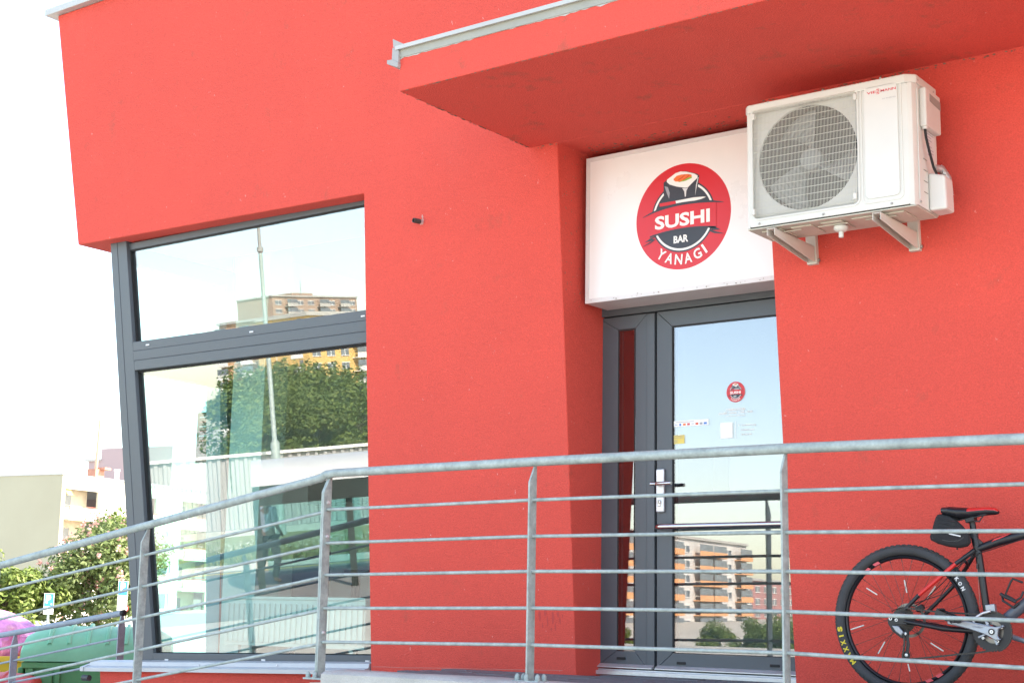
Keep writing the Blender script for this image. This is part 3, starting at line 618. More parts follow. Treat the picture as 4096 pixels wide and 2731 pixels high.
mb = MB(); put_text(mb, 'ELEKTRONICKY', lambda u, v: V((p.x+u, GF-.0014, p.z+.019+v)), width=.07, height=.006, bold=.01); put_text(mb, 'STŘEŽENÝ OBJEKT', lambda u, v: V((p.x+u, GF-.0014, p.z+.009+v)), width=.07, height=.007, bold=.01); mk('text_line', mb, P_GREY, st, smooth=0)
mb = MB()
for i in range(4): mb.box((p.x-.036, GF-.0014, p.z-.004-i*.005), (p.x-.004, GF-.0009, p.z-.0025-i*.005))
mk('text_line', mb, P_GREY, st, smooth=0)

# ================================================================== RAILING
YR = 6.145
rl = thing('railing', 'galvanised steel railing along the walkway and down the ramp in front of the wall', 'railing', (-4.4, YR, 0))
def HR(px, py): return PY(px, py, YR)
h0 = HR(1310, 1899); hl = HR(0, 2257); sl_ = (h0.z-hl.z)/(h0.x-hl.x)
path = [V((-13.2, YR+.012, h0.z-sl_*(h0.x+13.2))), V((h0.x-.06, YR+.012, h0.z-sl_*.06-.004)), V((h0.x-.02, YR+.012, h0.z+.004)), V((h0.x+.05, YR+.012, h0.z+.010)), V((-4.412, YR+.012, 1.101)), V((-3.0, YR+.012, 1.100)), V((-1.926, YR+.012, 1.088)), V((1.6, YR+.012, 1.075))]
def dense(path, n):
    out = []
    for a, b in zip(path, path[1:]):
        k = max(1, int((b-a).length/n)); out += [a.lerp(b, i/k) for i in range(k)]
    return out+[path[-1]]
mk('handrail', MB().tube(dense(path, .5), .0243, 18), M_GALV, rl, smooth=50)
def post(xb, zt, zb, wid=.062, th=.010, double=False, dy=0.0):
    mb = MB(); y0, y1 = YR-wid/2+dy, YR+wid/2+dy
    for k in ((0, 1) if double else (0,)):
        x = xb+k*(th+.0015)
        pr = [(y0, zb+.035), (y0+.012, zb), (y1, zb), (y1, zt), (y1-.018, zt), (y0, zt-.085)]
        mb.prism([(x-th/2, y, z) for y, z in pr], (th, 0, 0))
    return mk('post', mb, M_GALV, rl, smooth=0, bevel=.0015)
P3, P2, P1, P0 = -3.012, -4.414, -5.852, -7.381
post(P2, 1.078, .006); post(P3, 1.078, .006); p1o = post(P1, 1.072, -.030, double=True); post(-1.60, 1.07, .006); post(-.2, 1.07, .006); post(P0, .808, rz(P0)-.0); post(-8.9, .555, rz(-8.9)); post(-10.4, .31, rz(-10.4))
for z in (.93, .74, .21): mk('bolt', MB().lathe([(.011, 0), (.011, .006), (.007, .007), (.007, .014), (.002, .016)], (P1+.0165, YR, z), (1, 0, 0), 6), M_ALU, p1o)
# rods: five between the posts, heights read off the photograph
zs = {'L': [.41, .211, .021, -.182, -.37], P1: [.890, .703, .526, .343, .159], P2: [.905, .722, .547, .365, .184], P3: [.907, .721, .547, .370, .189], 'R': [.901, .711, .533, .350, .163]}
for i in range(5):
    zl = [.644, .452, .262, .066, -.113][i]; xl = P0; s_ = (zs[P1][i]-.012-zl)/(P1-xl)
    mk('rod', MB().tube(dense([V((-13.1, YR, zl-s_*(xl+13.1))), V((P1-.006, YR, zs[P1][i]-.012))], .5), .0092, 10), M_GALV, rl, smooth=50)
    mk('rod', MB().tube(dense([V((P1+.018, YR, zs[P1][i])), V((P2, YR, zs[P2][i])), V((P3, YR, zs[P3][i])), V((-1.926, YR, zs['R'][i])), V((1.5, YR, zs['R'][i]-.01))], .5), .0092, 10), M_GALV, rl, smooth=50)
nutm = None
for x, z, ok in ((P2, .012, 1), (P3, .012, 1), (-1.6, .012, 1), (-.2, .012, 1), (P1, -.034, 2)):
    bp = mk('base_plate', MB().box((x-.075, YR-.05, z-.010), (x+.085, YR+.05, z)), M_GALV, rl, smooth=0, bevel=.002)
    for dx in (-.058, .005, .066):
        for dy in ((-.035,) if dx == .005 else (-.025, .03)):
            if nutm is None: nutm = mk('dome_nut', MB().lathe([(.014, 0), (.014, .012), (.012, .022), (.007, .030), (.001, .033)], (x+dx, YR+dy, z), (0, 0, 1), 10), M_GALV, bp, smooth=50); n0 = V((x+dx, YR+dy, z))
            else: part_copy(nutm, 'dome_nut', bp, V((x+dx, YR+dy, z))-n0)
# the rail on the far side of the ramp
YB = 8.0
r2 = thing('ramp_railing', 'lower steel railing with a black end cap beside the green container', 'railing', (-9.8, YB, rz(-9.8)))
c0, c1 = PY(492, 2450, YB), PY(0, 2540, YB); sb = (c0.z-c1.z)/(c0.x-c1.x)
mk('handrail', MB().tube([c0, V((-14.2, YB, c0.z-sb*(c0.x+14.2)))], .0235, 18), M_GALVB, r2, smooth=50)
mk('end_cap', MB().lathe([(.0255, -.012), (.0255, .018), (.020, .022)], c0, (1, 0, .13), 18), M_GASKET, r2, smooth=50)
for pxx, pyy in ((488, 2480), (60, 2560)):
    q = PY(pxx, pyy, YB); x = q.x; zt = c0.z-sb*(c0.x-x)-.02; zb_ = rz(x)
    mk('post', MB().prism([(x-.006, YB-.035, zb_), (x-.006, YB+.035, zb_), (x-.006, YB+.035, zt-.09), (x-.006, YB+.012, zt), (x-.006, YB-.012, zt), (x-.006, YB-.035, zt-.09)], (.012, 0, 0)), M_GALVB, r2, smooth=0, bevel=.0015)
for (pxa, pya, pxb, pyb) in ((482, 2550, 0, 2652), (478, 2642, 30, 2731)):
    a_, b_ = PY(pxa, pya, YB), PY(pxb, pyb, YB); d_ = (b_-a_)
    mk('rod', MB().tube([a_, b_, a_+d_*(3.6/d_.length)], .009, 10), M_GALVB, r2, smooth=50)

# ================================================================== AIR CONDITIONER
AY = 6.55; AD = .285
ax0, ax1, az0, az1 = -3.397, -2.505, 2.268, 2.915
M_AC = mat('ac_white', (0.60, 0.59, 0.545), rough=.42, var=.04, vscale=4, grime=.10, gcol=(.35, .30, .22), gscale=7)
M_ACL = mat('ac_panel', (0.62, 0.615, 0.58), rough=.38, var=.03, vscale=4)
M_ACD = mat('ac_inner_shade', (0.006, 0.006, 0.007), rough=.8); M_FAN = mat('fan_grey', (0.19, 0.20, 0.20), rough=.5, var=.08, vscale=6)  # near-black stands in for the shade inside the casing
M_SCREW = mat('screw', (.35, .34, .32), rough=.4, metal=.6)
ac = thing('air_conditioner', 'white air conditioner outdoor unit mounted high on the red wall beside the sign', 'air conditioner', ((ax0+ax1)/2, AY+AD/2, az0))
def A(px, py, o=0.0): return PY(px, py, AY-o)
def Az(zx, zy, o=0.0): return A(2900+zx/1.845, 250+zy/1.845, o)      # read off an enlarged view of the unit
gx0, gx1 = Az(200, 700).x, Az(988, 700).x; gz0, gz1 = Az(600, 1108).z, Az(600, 262).z
def rrect(x0, x1, z0, z1, r, n=5):
    P_ = []
    for cx_, cz_, a0 in ((x1-r, z1-r, 0), (x0+r, z1-r, 90), (x0+r, z0+r, 180), (x1-r, z0+r, 270)):
        P_ += [(cx_+r*cos(radians(a0+90*i/n)), cz_+r*sin(radians(a0+90*i/n))) for i in range(n+1)]
    return P_
def ring_prism(mb, outer, inner, y0, d):
    n = len(outer); a = mb.vs([(x, y0, z) for x, z in outer]); b = mb.vs([(x, y0, z) for x, z in inner]); c = mb.vs([(x, y0+d, z) for x, z in outer]); e = mb.vs([(x, y0+d, z) for x, z in inner])
    for i in range(n):
        k = (i+1) % n; mb.face((a[i], a[k], b[k], b[i])); mb.face((c[i], e[i], e[k], c[k])); mb.face((a[i], c[i], c[k], a[k])); mb.face((b[i], b[k], e[k], e[i]))
    return mb
# casing: front plate with the fan opening, sides with rounded front corners, lid, back
mb = MB(); zl = az1-.045
fc = ((gx0+gx1)/2, (gz0+gz1)/2); FR = (gz1-gz0)*.455
ring_prism(mb, [(x, z) for x, z in rrect(ax0+.02, ax1-.03, az0+.004, zl, .01)], rrect(gx0, gx1, gz0, gz1, .03), AY, .012)
def hull_sec(z):
    return [(ax0+.0, AY+AD, z), (ax0, AY+.02, z), (ax0+.007, AY+.006, z), (ax0+.021, AY+.0005, z)]
mb.prism([(ax0, AY+AD, az0), (ax0, AY+.02, az0), (ax0+.007, AY+.006, az0), (ax0+.0205, AY, az0), (ax0+.0205, AY+.012, az0), (ax0+.012, AY+.02, az0), (ax0+.012, AY+AD, az0)], (0, 0, zl-az0))
mb.prism([(ax1-.0305, AY, az0), (ax1-.012, AY+.008, az0), (ax1, AY+.03, az0), (ax1, AY+AD, az0), (ax1-.012, AY+AD, az0), (ax1-.012, AY+.03, az0), (ax1-.0305, AY+.012, az0)], (0, 0, zl-az0))
mb.box((ax0+.012, AY+AD-.01, az0), (ax1-.012, AY+AD, zl))
case = mk('casing', mb, M_AC, ac, smooth=30)
mb = MB(); e_ = .006
mb.prism([(ax0-e_, AY+AD+e_, zl+.001), (ax0-e_, AY+.018, zl+.001), (ax0+.014, AY-e_, zl+.001), (ax1-.04, AY-e_, zl+.001), (ax1+e_, AY+.03, zl+.001), (ax1+e_, AY+AD+e_, zl+.001)], (0, 0, az1-zl)); mk('lid', mb, M_AC, ac, smooth=0, bevel=.007)
mb = MB().box((ax0+.004, AY+.006, az0-.008), (ax1-.004, AY+AD-.004, az0-.001))
for i in range(5): mb.box((ax0+.06+i*.16, AY+.05, az0-.016), (ax0+.17+i*.16, AY+AD-.06, az0-.0085))
for i in range(3): mb.box((ax0+.1+i*.25, AY+.08, az0-.022), (ax0+.26+i*.25, AY+.10, az0-.0165))
mk('base_pan', mb, mat('ac_base', (.52, .50, .42), rough=.5, var=.1, vscale=8, grime=.3, gcol=(.2, .15, .1)), ac, smooth=0, bevel=.005)
mk('drain_spigot', MB().lathe([(.036, 0), (.036, -.014), (.024, -.026), (.012, -.027), (.012, -.055)], Az(857, 1255, -.12)+V((0, 0, .03)), (0, 0, 1), 16), M_AC, ac, smooth=50)
mk('coil', MB().box((ax0+.013, AY+AD-.05, az0+.003), (gx1+.05, AY+AD-.03, zl-.003)), M_ACD, ac, smooth=0)  # coil blackened so that the inside of the unit looks shaded
# fan shroud plate, motor and blades
mb = MB(); N = 48; O = [];
rr = rrect(gx0-.01, gx1+.01, gz0-.01, gz1+.01, .03, 5); circ = []
rr = [(a_[0]+(b_[0]-a_[0])*k_/8, a_[1]+(b_[1]-a_[1])*k_/8) for a_, b_ in zip(rr, rr[1:]+rr[:1]) for k_ in range(8)]
for x, z in rr:
    a_ = atan2(z-fc[1], x-fc[0]); circ.append((fc[0]+FR*cos(a_), fc[1]+FR*sin(a_)))
ring_prism(mb, rr, circ, AY+.035, .012); mk('fan_shroud', mb, mat('shroud', (.60, .60, .57), rough=.5, var=.04), ac, smooth=0)
mb = MB(); nn_ = 40; A_ = mb.vs([(fc[0]+FR*1.005*cos(2*pi*j/nn_), AY+.047, fc[1]+FR*1.005*sin(2*pi*j/nn_)) for j in range(nn_)]); B_ = mb.vs([(fc[0]+FR*1.0*cos(2*pi*j/nn_), AY+.234, fc[1]+FR*1.0*sin(2*pi*j/nn_)) for j in range(nn_)])
for j in range(nn_): mb.face((A_[j], A_[(j+1) % nn_], B_[(j+1) % nn_], B_[j]))
mk('fan_shade_tube', mb, M_ACD, ac, smooth=60)  # dark tube added to deepen the shade behind the blades
fan = mk('fan', MB().lathe([(.001, -.012), (.04, -.010), (.056, .002), (.056, .07)], (fc[0], AY+.07, fc[1]), (0, 1, 0), 28), M_FAN, ac, smooth=50)
for k in range(3):
    a0 = radians(92+120*k); mb = MB(); rings = []
    for i in range(9):
        t = i/8; r_ = .05+(FR-.012-.05)*t; span = radians(24+34*t**.7); sweep = radians(22*t)
        rings.append([(fc[0]+r_*cos(a0+sweep+span*(s/6-.5)), AY+.075+.075*(s/6)+.01*t, fc[1]+r_*sin(a0+sweep+span*(s/6-.5))) for s in range(7)])
    for A_, B_ in zip(rings, rings[1:]):
        a_ = mb.vs(A_); b_ = mb.vs(B_)
        for s in range(6): mb.face((a_[s], a_[s+1], b_[s+1], b_[s]))
    bl = mk('blade', mb, M_FAN, fan, smooth=80); sd_ = bl.modifiers.new('s', 'SOLIDIFY'); sd_.thickness = .004
mk('motor', MB().cyl((fc[0], AY+.17, fc[1]), (fc[0], AY+.23, fc[1]), .06, 20), M_ACD, ac)
mb = MB(); nv = 74
for i in range(nv):
    x = gx0+.012+(gx1-gx0-.024)*i/(nv-1); mb.tube([(x, AY+.010, gz0+.006), (x, AY-.008, gz0+.016), (x, AY-.010, gz0+.03), (x, AY-.010, gz1-.03), (x, AY-.008, gz1-.016), (x, AY+.010, gz1-.006)], .0012, 5, caps=False)
nh = 16
for j in range(nh):
    z = gz0+.018+(gz1-gz0-.036)*j/(nh-1); mb.tube([(gx0+.004, AY+.006, z), (gx0+.012, AY-.006, z), (gx1-.012, AY-.006, z), (gx1-.004, AY+.006, z)], .0015, 5, caps=False)
tag(mk('grille', mb, mat('grille_wire', (.62, .61, .54), rough=.4, var=.05), ac, smooth=60), kind='stuff')
mk('grille_rim', ring_prism(MB(), rrect(gx0-.004, gx1+.004, gz0-.004, gz1+.004, .034), rrect(gx0+.005, gx1-.005, gz0+.005, gz1-.005, .027), AY-.004, .006), M_AC, ac, smooth=0)
for zx, zy in ((215, 408), (962, 258), (965, 990), (218, 1108)):
    p = Az(zx, zy); mk('clip', MB().obox((p.x, AY-.008, p.z), (1, 0, 0), (0, 1, 0), (0, 0, 1), .008, .007, .016), M_AC, ac, smooth=0, bevel=.003)
# right-hand panel with the lettering
q0, q1 = Az(1016, 640), Az(1300, 600); pz0, pz1 = Az(1160, 1018).z, Az(1160, 150).z
ring_prism(mb := MB(), rrect(q0.x-.008, q1.x+.008, pz0-.008, pz1+.008, .03), rrect(q0.x, q1.x, pz0, pz1, .026), AY-.0035, .005); mk('panel_rim', mb, M_AC, ac, smooth=0, bevel=.0015)
pn = mk('front_panel', MB().prism([(x, AY-.006, z) for x, z in rrect(q0.x+.012, q1.x-.01, pz0+.014, pz1-.012, .024)], (0, .0055, 0)), M_ACL, ac, smooth=0, bevel=.003)
mb = MB()
def atx(s, zx0, zx1, zyc, h, bold=.02, dz=0.0):
    a_, b_ = Az(zx0, zyc-(zx0-1045)*.205, .007), Az(zx1, zyc-(zx1-1045)*.205, .007); c_ = (a_+b_)/2
    put_text(mb, s, lambda u, v: V((c_.x+u, AY-.0068, c_.z+dz+v)), width=b_.x-a_.x, height=h, bold=bold)
atx('VIE', 1045, 1112, 232, .0125); atx('MANN', 1147, 1260, 232, .0125); atx('S', 1116, 1140, 232, .0125, dz=.0075); atx('S', 1116, 1140, 232, .0125, dz=-.0075)
mk('brand_lettering', mb, P_PINK, pn, smooth=0)
mb = MB(); atx('DC INVERTER', 1160, 1260, 294, .0052, .0); mk('model_lettering', mb, P_GREY, pn, smooth=0)
scr = None
for zx, zy in ((318, 293), (722, 209), (1146, 117), (254, 1191), (726, 1120), (1231, 1041)):
    p = Az(zx, zy, .002)
    if scr is None: scr = mk('screw', MB().lathe([(.0055, 0), (.0055, .003), (.003, .005)], p+V((0, 0, 0)), (0, -1, 0), 10), M_SCREW, ac); s0 = p
    else: part_copy(scr, 'screw', ac, p-s0)
# right side: service handle box, valve cover, cable, label, hose
XS = ax1
def R(zx, zy): return PX(2900+zx/1.845, 250+zy/1.845, XS+.001)
for y_, z_ in ((AY+.05, zl+.02), (AY+.25, zl+.02), (AY+.05, az0+.02)): mk('screw', MB().lathe([(.0055, 0), (.0055, .006), (.003, .008)], (XS, y_, z_), (1, 0, 0), 10), M_SCREW, ac)
mk('side_bead', MB().box((XS+.0005, AY+.035, az0+.03), (XS+.006, AY+.042, zl-.02)).box((XS+.0005, AY+.048, zl-.026), (XS+.004, AY+AD-.02, zl-.020)), M_AC, ac, smooth=0, bevel=.002)
a_, b_ = R(1432, 330), R(1540, 330); zt_, zb2 = R(1432, 190).z, R(1432, 470).z
mb = MB().prism([(XS+.0005, a_.y, zb2), (XS+.0005, b_.y, zb2), (XS+.0005, b_.y, zt_), (XS+.0005, a_.y, zt_)], (.035, 0, 0)); hb = mk('handle_box', mb, M_AC, ac, smooth=0, bevel=.008)
mk('grip_recess', MB().prism([(XS+.036, a_.y+.05, zt_-.06), (XS+.036, b_.y-.006, zt_-.072), (XS+.036, b_.y-.006, zt_-.03), (XS+.036, a_.y+.05, zt_-.022)], (.0012, 0, 0)), mat('recess_grey', (.30, .29, .26), rough=.6), hb, smooth=0)
v0, v1 = R(1495, 950), R(1650, 950)
vc = mk('valve_cover', MB().loft([[(XS+.0005, AY+.155, az0+.0), (XS+.085, AY+.165, az0+.002), (XS+.085, AY+AD-.01, az0+.002), (XS+.0005, AY+AD, az0)], [(XS+.0005, AY+.155, az0+.19), (XS+.08, AY+.165, az0+.17), (XS+.08, AY+AD-.01, az0+.17), (XS+.0005, AY+AD, az0+.19)]]), M_ACL, ac, smooth=0, bevel=.012)
mk('cable', MB().tube([(XS+.018, a_.y+.02, zb2+.01), (XS+.022, a_.y+.022, zb2-.05), (XS+.03, a_.y+.04, zb2-.12), (XS+.035, a_.y+.075, zb2-.19), (XS+.04, a_.y+.13, zb2-.235), (XS+.04, AY+.24, az0+.16)], .0065, 10), M_GASKET, ac, smooth=60)
mk('cable_gland', MB().cyl((XS+.018, a_.y+.02, zb2+.005), (XS+.018, a_.y+.02, zb2-.012), .014, 12), M_AC, ac)
lab = mk('rating_label', MB().box((XS+.0008, AY+.15, az0+.27), (XS+.0016, AY+AD-.03, az0+.42)), P_LGREY, ac, smooth=0)
mb = MB()
for i in range(9): mb.box((XS+.0018, AY+.158, az0+.28+i*.015), (XS+.0022, AY+.158+random.uniform(.03, .09), az0+.284+i*.015))
mk('label_print', mb, P_GREY, lab, smooth=0)
for i in range(4): mk('louvre', MB().box((XS+.0006, AY+.10, az0+.08+i*.055), (XS+.003, AY+.148, az0+.083+i*.055)), mat('recess_grey', (.3, .29, .26)), ac, smooth=0)
mk('hose', MB().tube([(XS-.01, AY+AD-.02, az0+.24), (XS+.01, AY+AD+.03, az0+.245), (XS+.030, AY+AD+.055, az0+.20), (XS+.035, AY+AD+.06, az0+.13), (XS+.01, AY+AD+.07, az0+.06)], .02, 12), mat('foil_wrap', (.45, .45, .45), rough=.35, metal=.5, var=.2, vscale=30, bump=.6, bscale=60), ac, smooth=60)
for i in range(7): 
    t = i/6; mk('hose_rib', MB().torus((XS+.012+.023*sin(t*pi/2), AY+AD+.03+.03*t, az0+.245-.13*t), (cos(t*pi/2)*.8+.1, .3, -sin(t*pi/2)), .0205, .0022, 14, 6), P_LGREY, ac)
# brackets
M_BRK = mat('bracket_cream', (.56, .53, .47), rough=.5, var=.06, grime=.15)
def bracket(xc, label):
    bk = thing('wall_bracket', label, 'bracket', (xc, 7.0, 2.15), 'brackets carrying the air conditioner')
    wy = lambda z: WY-z*TL
    zt_ = az0-.023; y0 = AY-.03; y1 = wy(zt_)-.004
    for s in (-1, 1): mk('arm_side', MB().prism([(xc+s*.02-.0015, y0, zt_-.004), (xc+s*.02-.0015, y1, zt_-.004), (xc+s*.02-.0015, y1, zt_-.082), (xc+s*.02-.0015, y1-.08, zt_-.080), (xc+s*.02-.0015, y0, zt_-.036)], (.003, 0, 0)), M_BRK, bk, smooth=0, bevel=.001)
    mk('arm_top', MB().box((xc-.022, y0, zt_-.0035), (xc+.022, y1, zt_)), M_BRK, bk, smooth=0)
    mk('wall_bar', MB().prism([(xc-.028, wy(zt_-.09)-.03, zt_-.090), (xc-.028, wy(zt_+.16)-.03, zt_+.14), (xc-.028, wy(zt_+.16)+.003, zt_+.14), (xc-.028, wy(zt_-.09)+.003, zt_-.090)], (.056, 0, 0)), M_BRK, bk, smooth=0, bevel=.002)
    mk('bolt', MB().lathe([(.011, -.03), (.011, -.018), (.006, -.017), (.006, .028)], (xc, AY+.03, zt_+.012), (0, 0, 1), 6), M_SCREW, bk); mk('bolt', MB().lathe([(.009, 0), (.009, .009), (.004, .01)], (xc+.028, wy(zt_-.1)-.015, zt_-.07), (1, 0, 0), 6), M_SCREW, bk)
bracket(Az(330, 1220).x+.02, 'cream steel wall bracket under the fan end of the air conditioner'); bracket(Az(1105, 1090).x+.02, 'cream steel wall bracket under the valve end of the air conditioner')

# ================================================================== BICYCLE
BY = 6.82
def K(zx, zy, o=0.0): return PY(3200+zx/2.008, 1950+zy/2.008, BY+o)   # read off an enlarged view of the bicycle
M_BK = mat('frame_black', (.010, .011, .015), rough=.38, var=.1); M_BR = mat('frame_red', (.60, .022, .02), rough=.3, var=.03); M_BG = mat('frame_grey', (.075, .085, .11), rough=.35)
M_TYRE = mat('tyre', (.042, .044, .048), rough=.8, var=.2, vscale=10, bump=.2, bscale=90); M_KNOB = mat('tyre_tread', (.055, .052, .048), rough=.9, var=.2)
M_STEEL = mat('bike_steel', (.20, .19, .18), rough=.35, metal=.8, var=.15, vscale=40); M_CRANK = mat('crank_grey', (.30, .33, .38), rough=.32, metal=.5, var=.05)
M_BPL = mat('bike_plastic', (.018, .018, .020), rough=.5); M_CHAIN = mat('chain', (.05, .045, .04), rough=.55, metal=.3, var=.3, vscale=80); M_REFL = flat('reflector_stick', (.60, .60, .56))
hub = K(850, 1062); hub.z = .340; WR = .3535
bk = thing('bicycle', 'black and red mountain bike leaning on the wall behind the railing', 'bicycle', (hub.x+.5, BY, 0))
def wheel(name, c, rear):
    R0 = WR-.0265; mb = MB(); mb.torus(c, (0, 1, 0), .2945, .0085, 72, 8, .013); rim = mk(name, mb, M_BK, bk, smooth=60)
    mb = MB(); mb.torus(c, (0, 1, 0), R0, .0245, 80, 14, .026); mk('tyre', mb, M_TYRE, rim, smooth=70)
    mb = MB()
    for i in range(78):
        a_ = 2*pi*i/78
        for yo, da, rr_ in ((-.018, 0, .019), (.018, 0, .019), (-.007, .5, .0255), (.007, .5, .0255)):
            t = a_+da*2*pi/78; d = V((cos(t), 0, sin(t))); tg = V((-sin(t), 0, cos(t)))
            nrm = (d*rr_+V((0, yo, 0))).normalized(); sd2 = tg.cross(nrm)
            mb.obox(c+d*R0+nrm*.0246, tg, sd2, nrm, .0060, .0045, .0026)
    mk('tread', mb, M_KNOB, rim, smooth=0)
    mk('hub', MB().lathe([(.012, -.06), (.012, -.04), (.026, -.038), (.026, -.033), (.015, -.03), (.015, .03), (.026, .033), (.026, .038), (.012, .04), (.012, .06)], c, (0, 1, 0), 20), M_BPL, rim, smooth=50)
    mb = MB()
    for i in range(32):
        t = 2*pi*i/32+.05; s_ = -1 if i % 2 else 1; k_ = 1 if (i//2) % 2 else -1; th = t+k_*radians(78)
        a_ = c+V((cos(th)*.025, s_*.034, sin(th)*.025)); b_ = c+V((cos(t)*.286, s_*.003, sin(t)*.286)); mb.tube([a_, b_], .0011, 5)
        e = (b_-a_).normalized(); mb.tube([b_-e*.016, b_], .0021, 5)
    mk('spokes', mb, mat('spoke_dark', (.07, .06, .055), rough=.4, metal=.5), rim)
    return rim
rw = wheel('rear_wheel', hub, True)
for zx0, zy0, zx1, zy1 in ((838, 740, 858, 842), (535, 805, 620, 858), (408, 1137, 513, 1103), (628, 1330, 682, 1235), (1050, 1245, 1152, 1310), (1088, 790, 1022, 884), (867, 1412, 882, 1472)):
    mk('spoke_reflector', MB().tube([K(zx0, zy0, -.012), K(zx1, zy1, -.012)], .0032, 8), M_REFL, rw)
def rim_patch(a0, a1, m, r0=.2865, r1=.3005):
    mb = MB(); n = 10; A_, B_ = [], []
    for i in range(n+1):
        t = radians(a0+(a1-a0)*i/n); A_.append(hub+V((cos(t)*r0, -.0145, sin(t)*r0))); t2 = t+.03; B_.append(hub+V((cos(t2)*r1, -.0135, sin(t2)*r1)))
    a_, b_ = mb.vs(A_), mb.vs(B_)
    for i in range(n): mb.face((a_[i], a_[i+1], b_[i+1], b_[i]))
    mk('rim_decal', mb, m, rw, smooth=0)
for a0, a1 in ((113, 119), (124, 131), (288, 294), (299, 305)): rim_patch(a0, a1, P_PINK)
def tyre_text(s, a_mid, h, step, m, cw=True):
    mb = MB(); n = len(s)
    for i, ch_ in enumerate(s):
        t = radians(a_mid-(i-(n-1)/2)*step); rr_ = WR-.029; rot = t-pi/2
        put_text(mb, ch_, lambda u, v: hub+V(((rr_+v)*cos(t)+u*cos(rot), -.0262-.001, (rr_+v)*sin(t)+u*sin(rot))), height=h, width=h*(.3 if ch_ == 'I' else .95), bold=.055)
    mk('tyre_lettering', mb, m, rw, smooth=0)
tyre_text('MAXXIS', 203, .025, 5.8, flat('tyre_yellow', (.62, .48, .02))); tyre_text('IKON', 34, .018, 4.6, P_LGREY)
# cassette, disc, derailleur
mb = MB()
for i in range(9):
    r_ = .058-.0042*i; y_ = hub.y-.028-.0042*i; n = 22-i
    pts = []
    for j in range(n*2): t = pi*j/n; q = r_+(.0028 if j % 2 else -.002); pts.append((hub.x+q*cos(t), y_, hub.z+q*sin(t)))
    mb.prism(pts, (0, .0018, 0))
mk('cassette', mb, M_CHAIN, rw, smooth=0)
mb = MB(); mb.disc(hub+V((0, .045, 0)), (0, 1, 0), .08, 40, .066, .0018)
for k in range(6): t = pi*k/3; mb.bar(hub+V((cos(t)*.02, .046, sin(t)*.02)), hub+V((cos(t+.4)*.068, .046, sin(t+.4)*.068)), .0018, .006, (0, 1, 0))
mk('brake_disc', mb, M_STEEL, rw)
dr = K(760, 1130, -.055)
der = mk('rear_derailleur', MB().prism([K(700, 1050, -.06), K(740, 1040, -.06), K(800, 1110, -.06), K(840, 1185, -.06), K(815, 1210, -.06), K(740, 1150, -.06), K(705, 1090, -.06)], (0, .022, 0)), M_BPL, bk, smooth=0, bevel=.003)
mk('knuckle', MB().prism([K(735, 1105, -.07), K(790, 1110, -.07), K(830, 1160, -.07), K(810, 1185, -.07), K(765, 1150, -.07)], (0, .012, 0)), M_CRANK, der, smooth=0, bevel=.003)
mk('cage', MB().prism([K(835, 1150, -.05), K(868, 1165, -.05), K(882, 1260, -.05), K(868, 1340, -.05), K(890, 1360, -.05), K(830, 1372, -.05), K(848, 1300, -.05), K(858, 1240, -.05)], (0, .004, 0)), M_BPL, der, smooth=0)
for zx, zy, r_ in ((845, 1170, .019), (855, 1342, .018)): mk('pulley', MB().disc(K(zx, zy, -.045), (0, 1, 0), r_, 22, .006, .004), M_BPL, der); mk('pulley_bolt', MB().lathe([(.0075, 0), (.0075, .003), (.004, .004)], K(zx, zy, -.051), (0, -1, 0), 12), M_ALU, der)
for zx, zy in ((725, 1050), (772, 1060)): mk('bolt', MB().disc(K(zx, zy, -.068), (0, 1, 0), .0075, 14, .004, .006), M_ALU, der)
# frame
BBp = K(1537, 1155); ST = K(1432, 480)
HT, HB = V((-1.815, BY, ST.z+.165)), V((-1.775, BY, ST.z+.045))
fr = mk('frame', MB().tube([BBp+V((-.01, 0, .03)), K(1440, 560), K(1420, 470), K(1398, 375)], [.0165, .0165, .018, .0168], 14), M_BK, bk, smooth=60)
mk('top_tube', MB().tube([K(1425, 492), K(1610, 425), HT+V((0, 0, -.03))], [.017, .021, .022], 14), M_BK, fr, smooth=60)
mk('gusset', MB().prism([K(1420, 400, -.008), K(1468, 440, -.008), K(1440, 475, -.008), K(1418, 470, -.008)], (0, .016, 0)), M_BK, fr, smooth=0)
mk('top_tube_decal', MB().prism([K(1535, 434, -.0215), K(1560, 410, -.0205), K(1700, 362, -.0205), K(1640, 392, -.0215)], (0, .004, 0)), M_BR, fr, smooth=0)
mk('down_tube', MB().tube([BBp+V((.02, 0, .02)), K(1710, 1010), HB], [.022, .026, .026], 14), M_BG, fr, smooth=60)
mk('head_tube', MB().tube([HB+V((.006, 0, -.02)), HT+V((-.006, 0, .02))], .024, 14), M_BK, fr, smooth=60)
mk('bottom_bracket', MB().cyl(BBp+V((0, -.04, 0)), BBp+V((0, .04, 0)), .022, 18), M_BK, fr, smooth=50)
for s_ in (-1, 1):
    o_ = s_*.05
    a_, b_, c_ = K(845, 975, o_), K(955, 860, o_*.95), K(1250, 610, o_*.5)
    if s_ < 0:
        mk('seat_stay', MB().tube([a_, b_], .0095, 12), M_BK, fr, smooth=60); mk('seat_stay', MB().tube([b_, c_], .0098, 12), M_BR, fr, smooth=60); mk('seat_stay', MB().tube([c_, K(1405, 500, -.012)], [.0098, .012], 12), M_BK, fr, smooth=60)
    else: mk('seat_stay', MB().tube([K(980, 1040, .055), K(1250, 770, .05), K(1330, 650, .04), K(1410, 520, .012)], .0095, 12), M_BK, fr, smooth=60)
    mk('chain_stay', MB().tube([hub+V((.015, s_*.06, -.005)), hub+V((.2, s_*.045, -.035)), BBp+V((-.03, s_*.03, .0))], [.009, .0125, .013], 12), M_BK, fr, smooth=60)
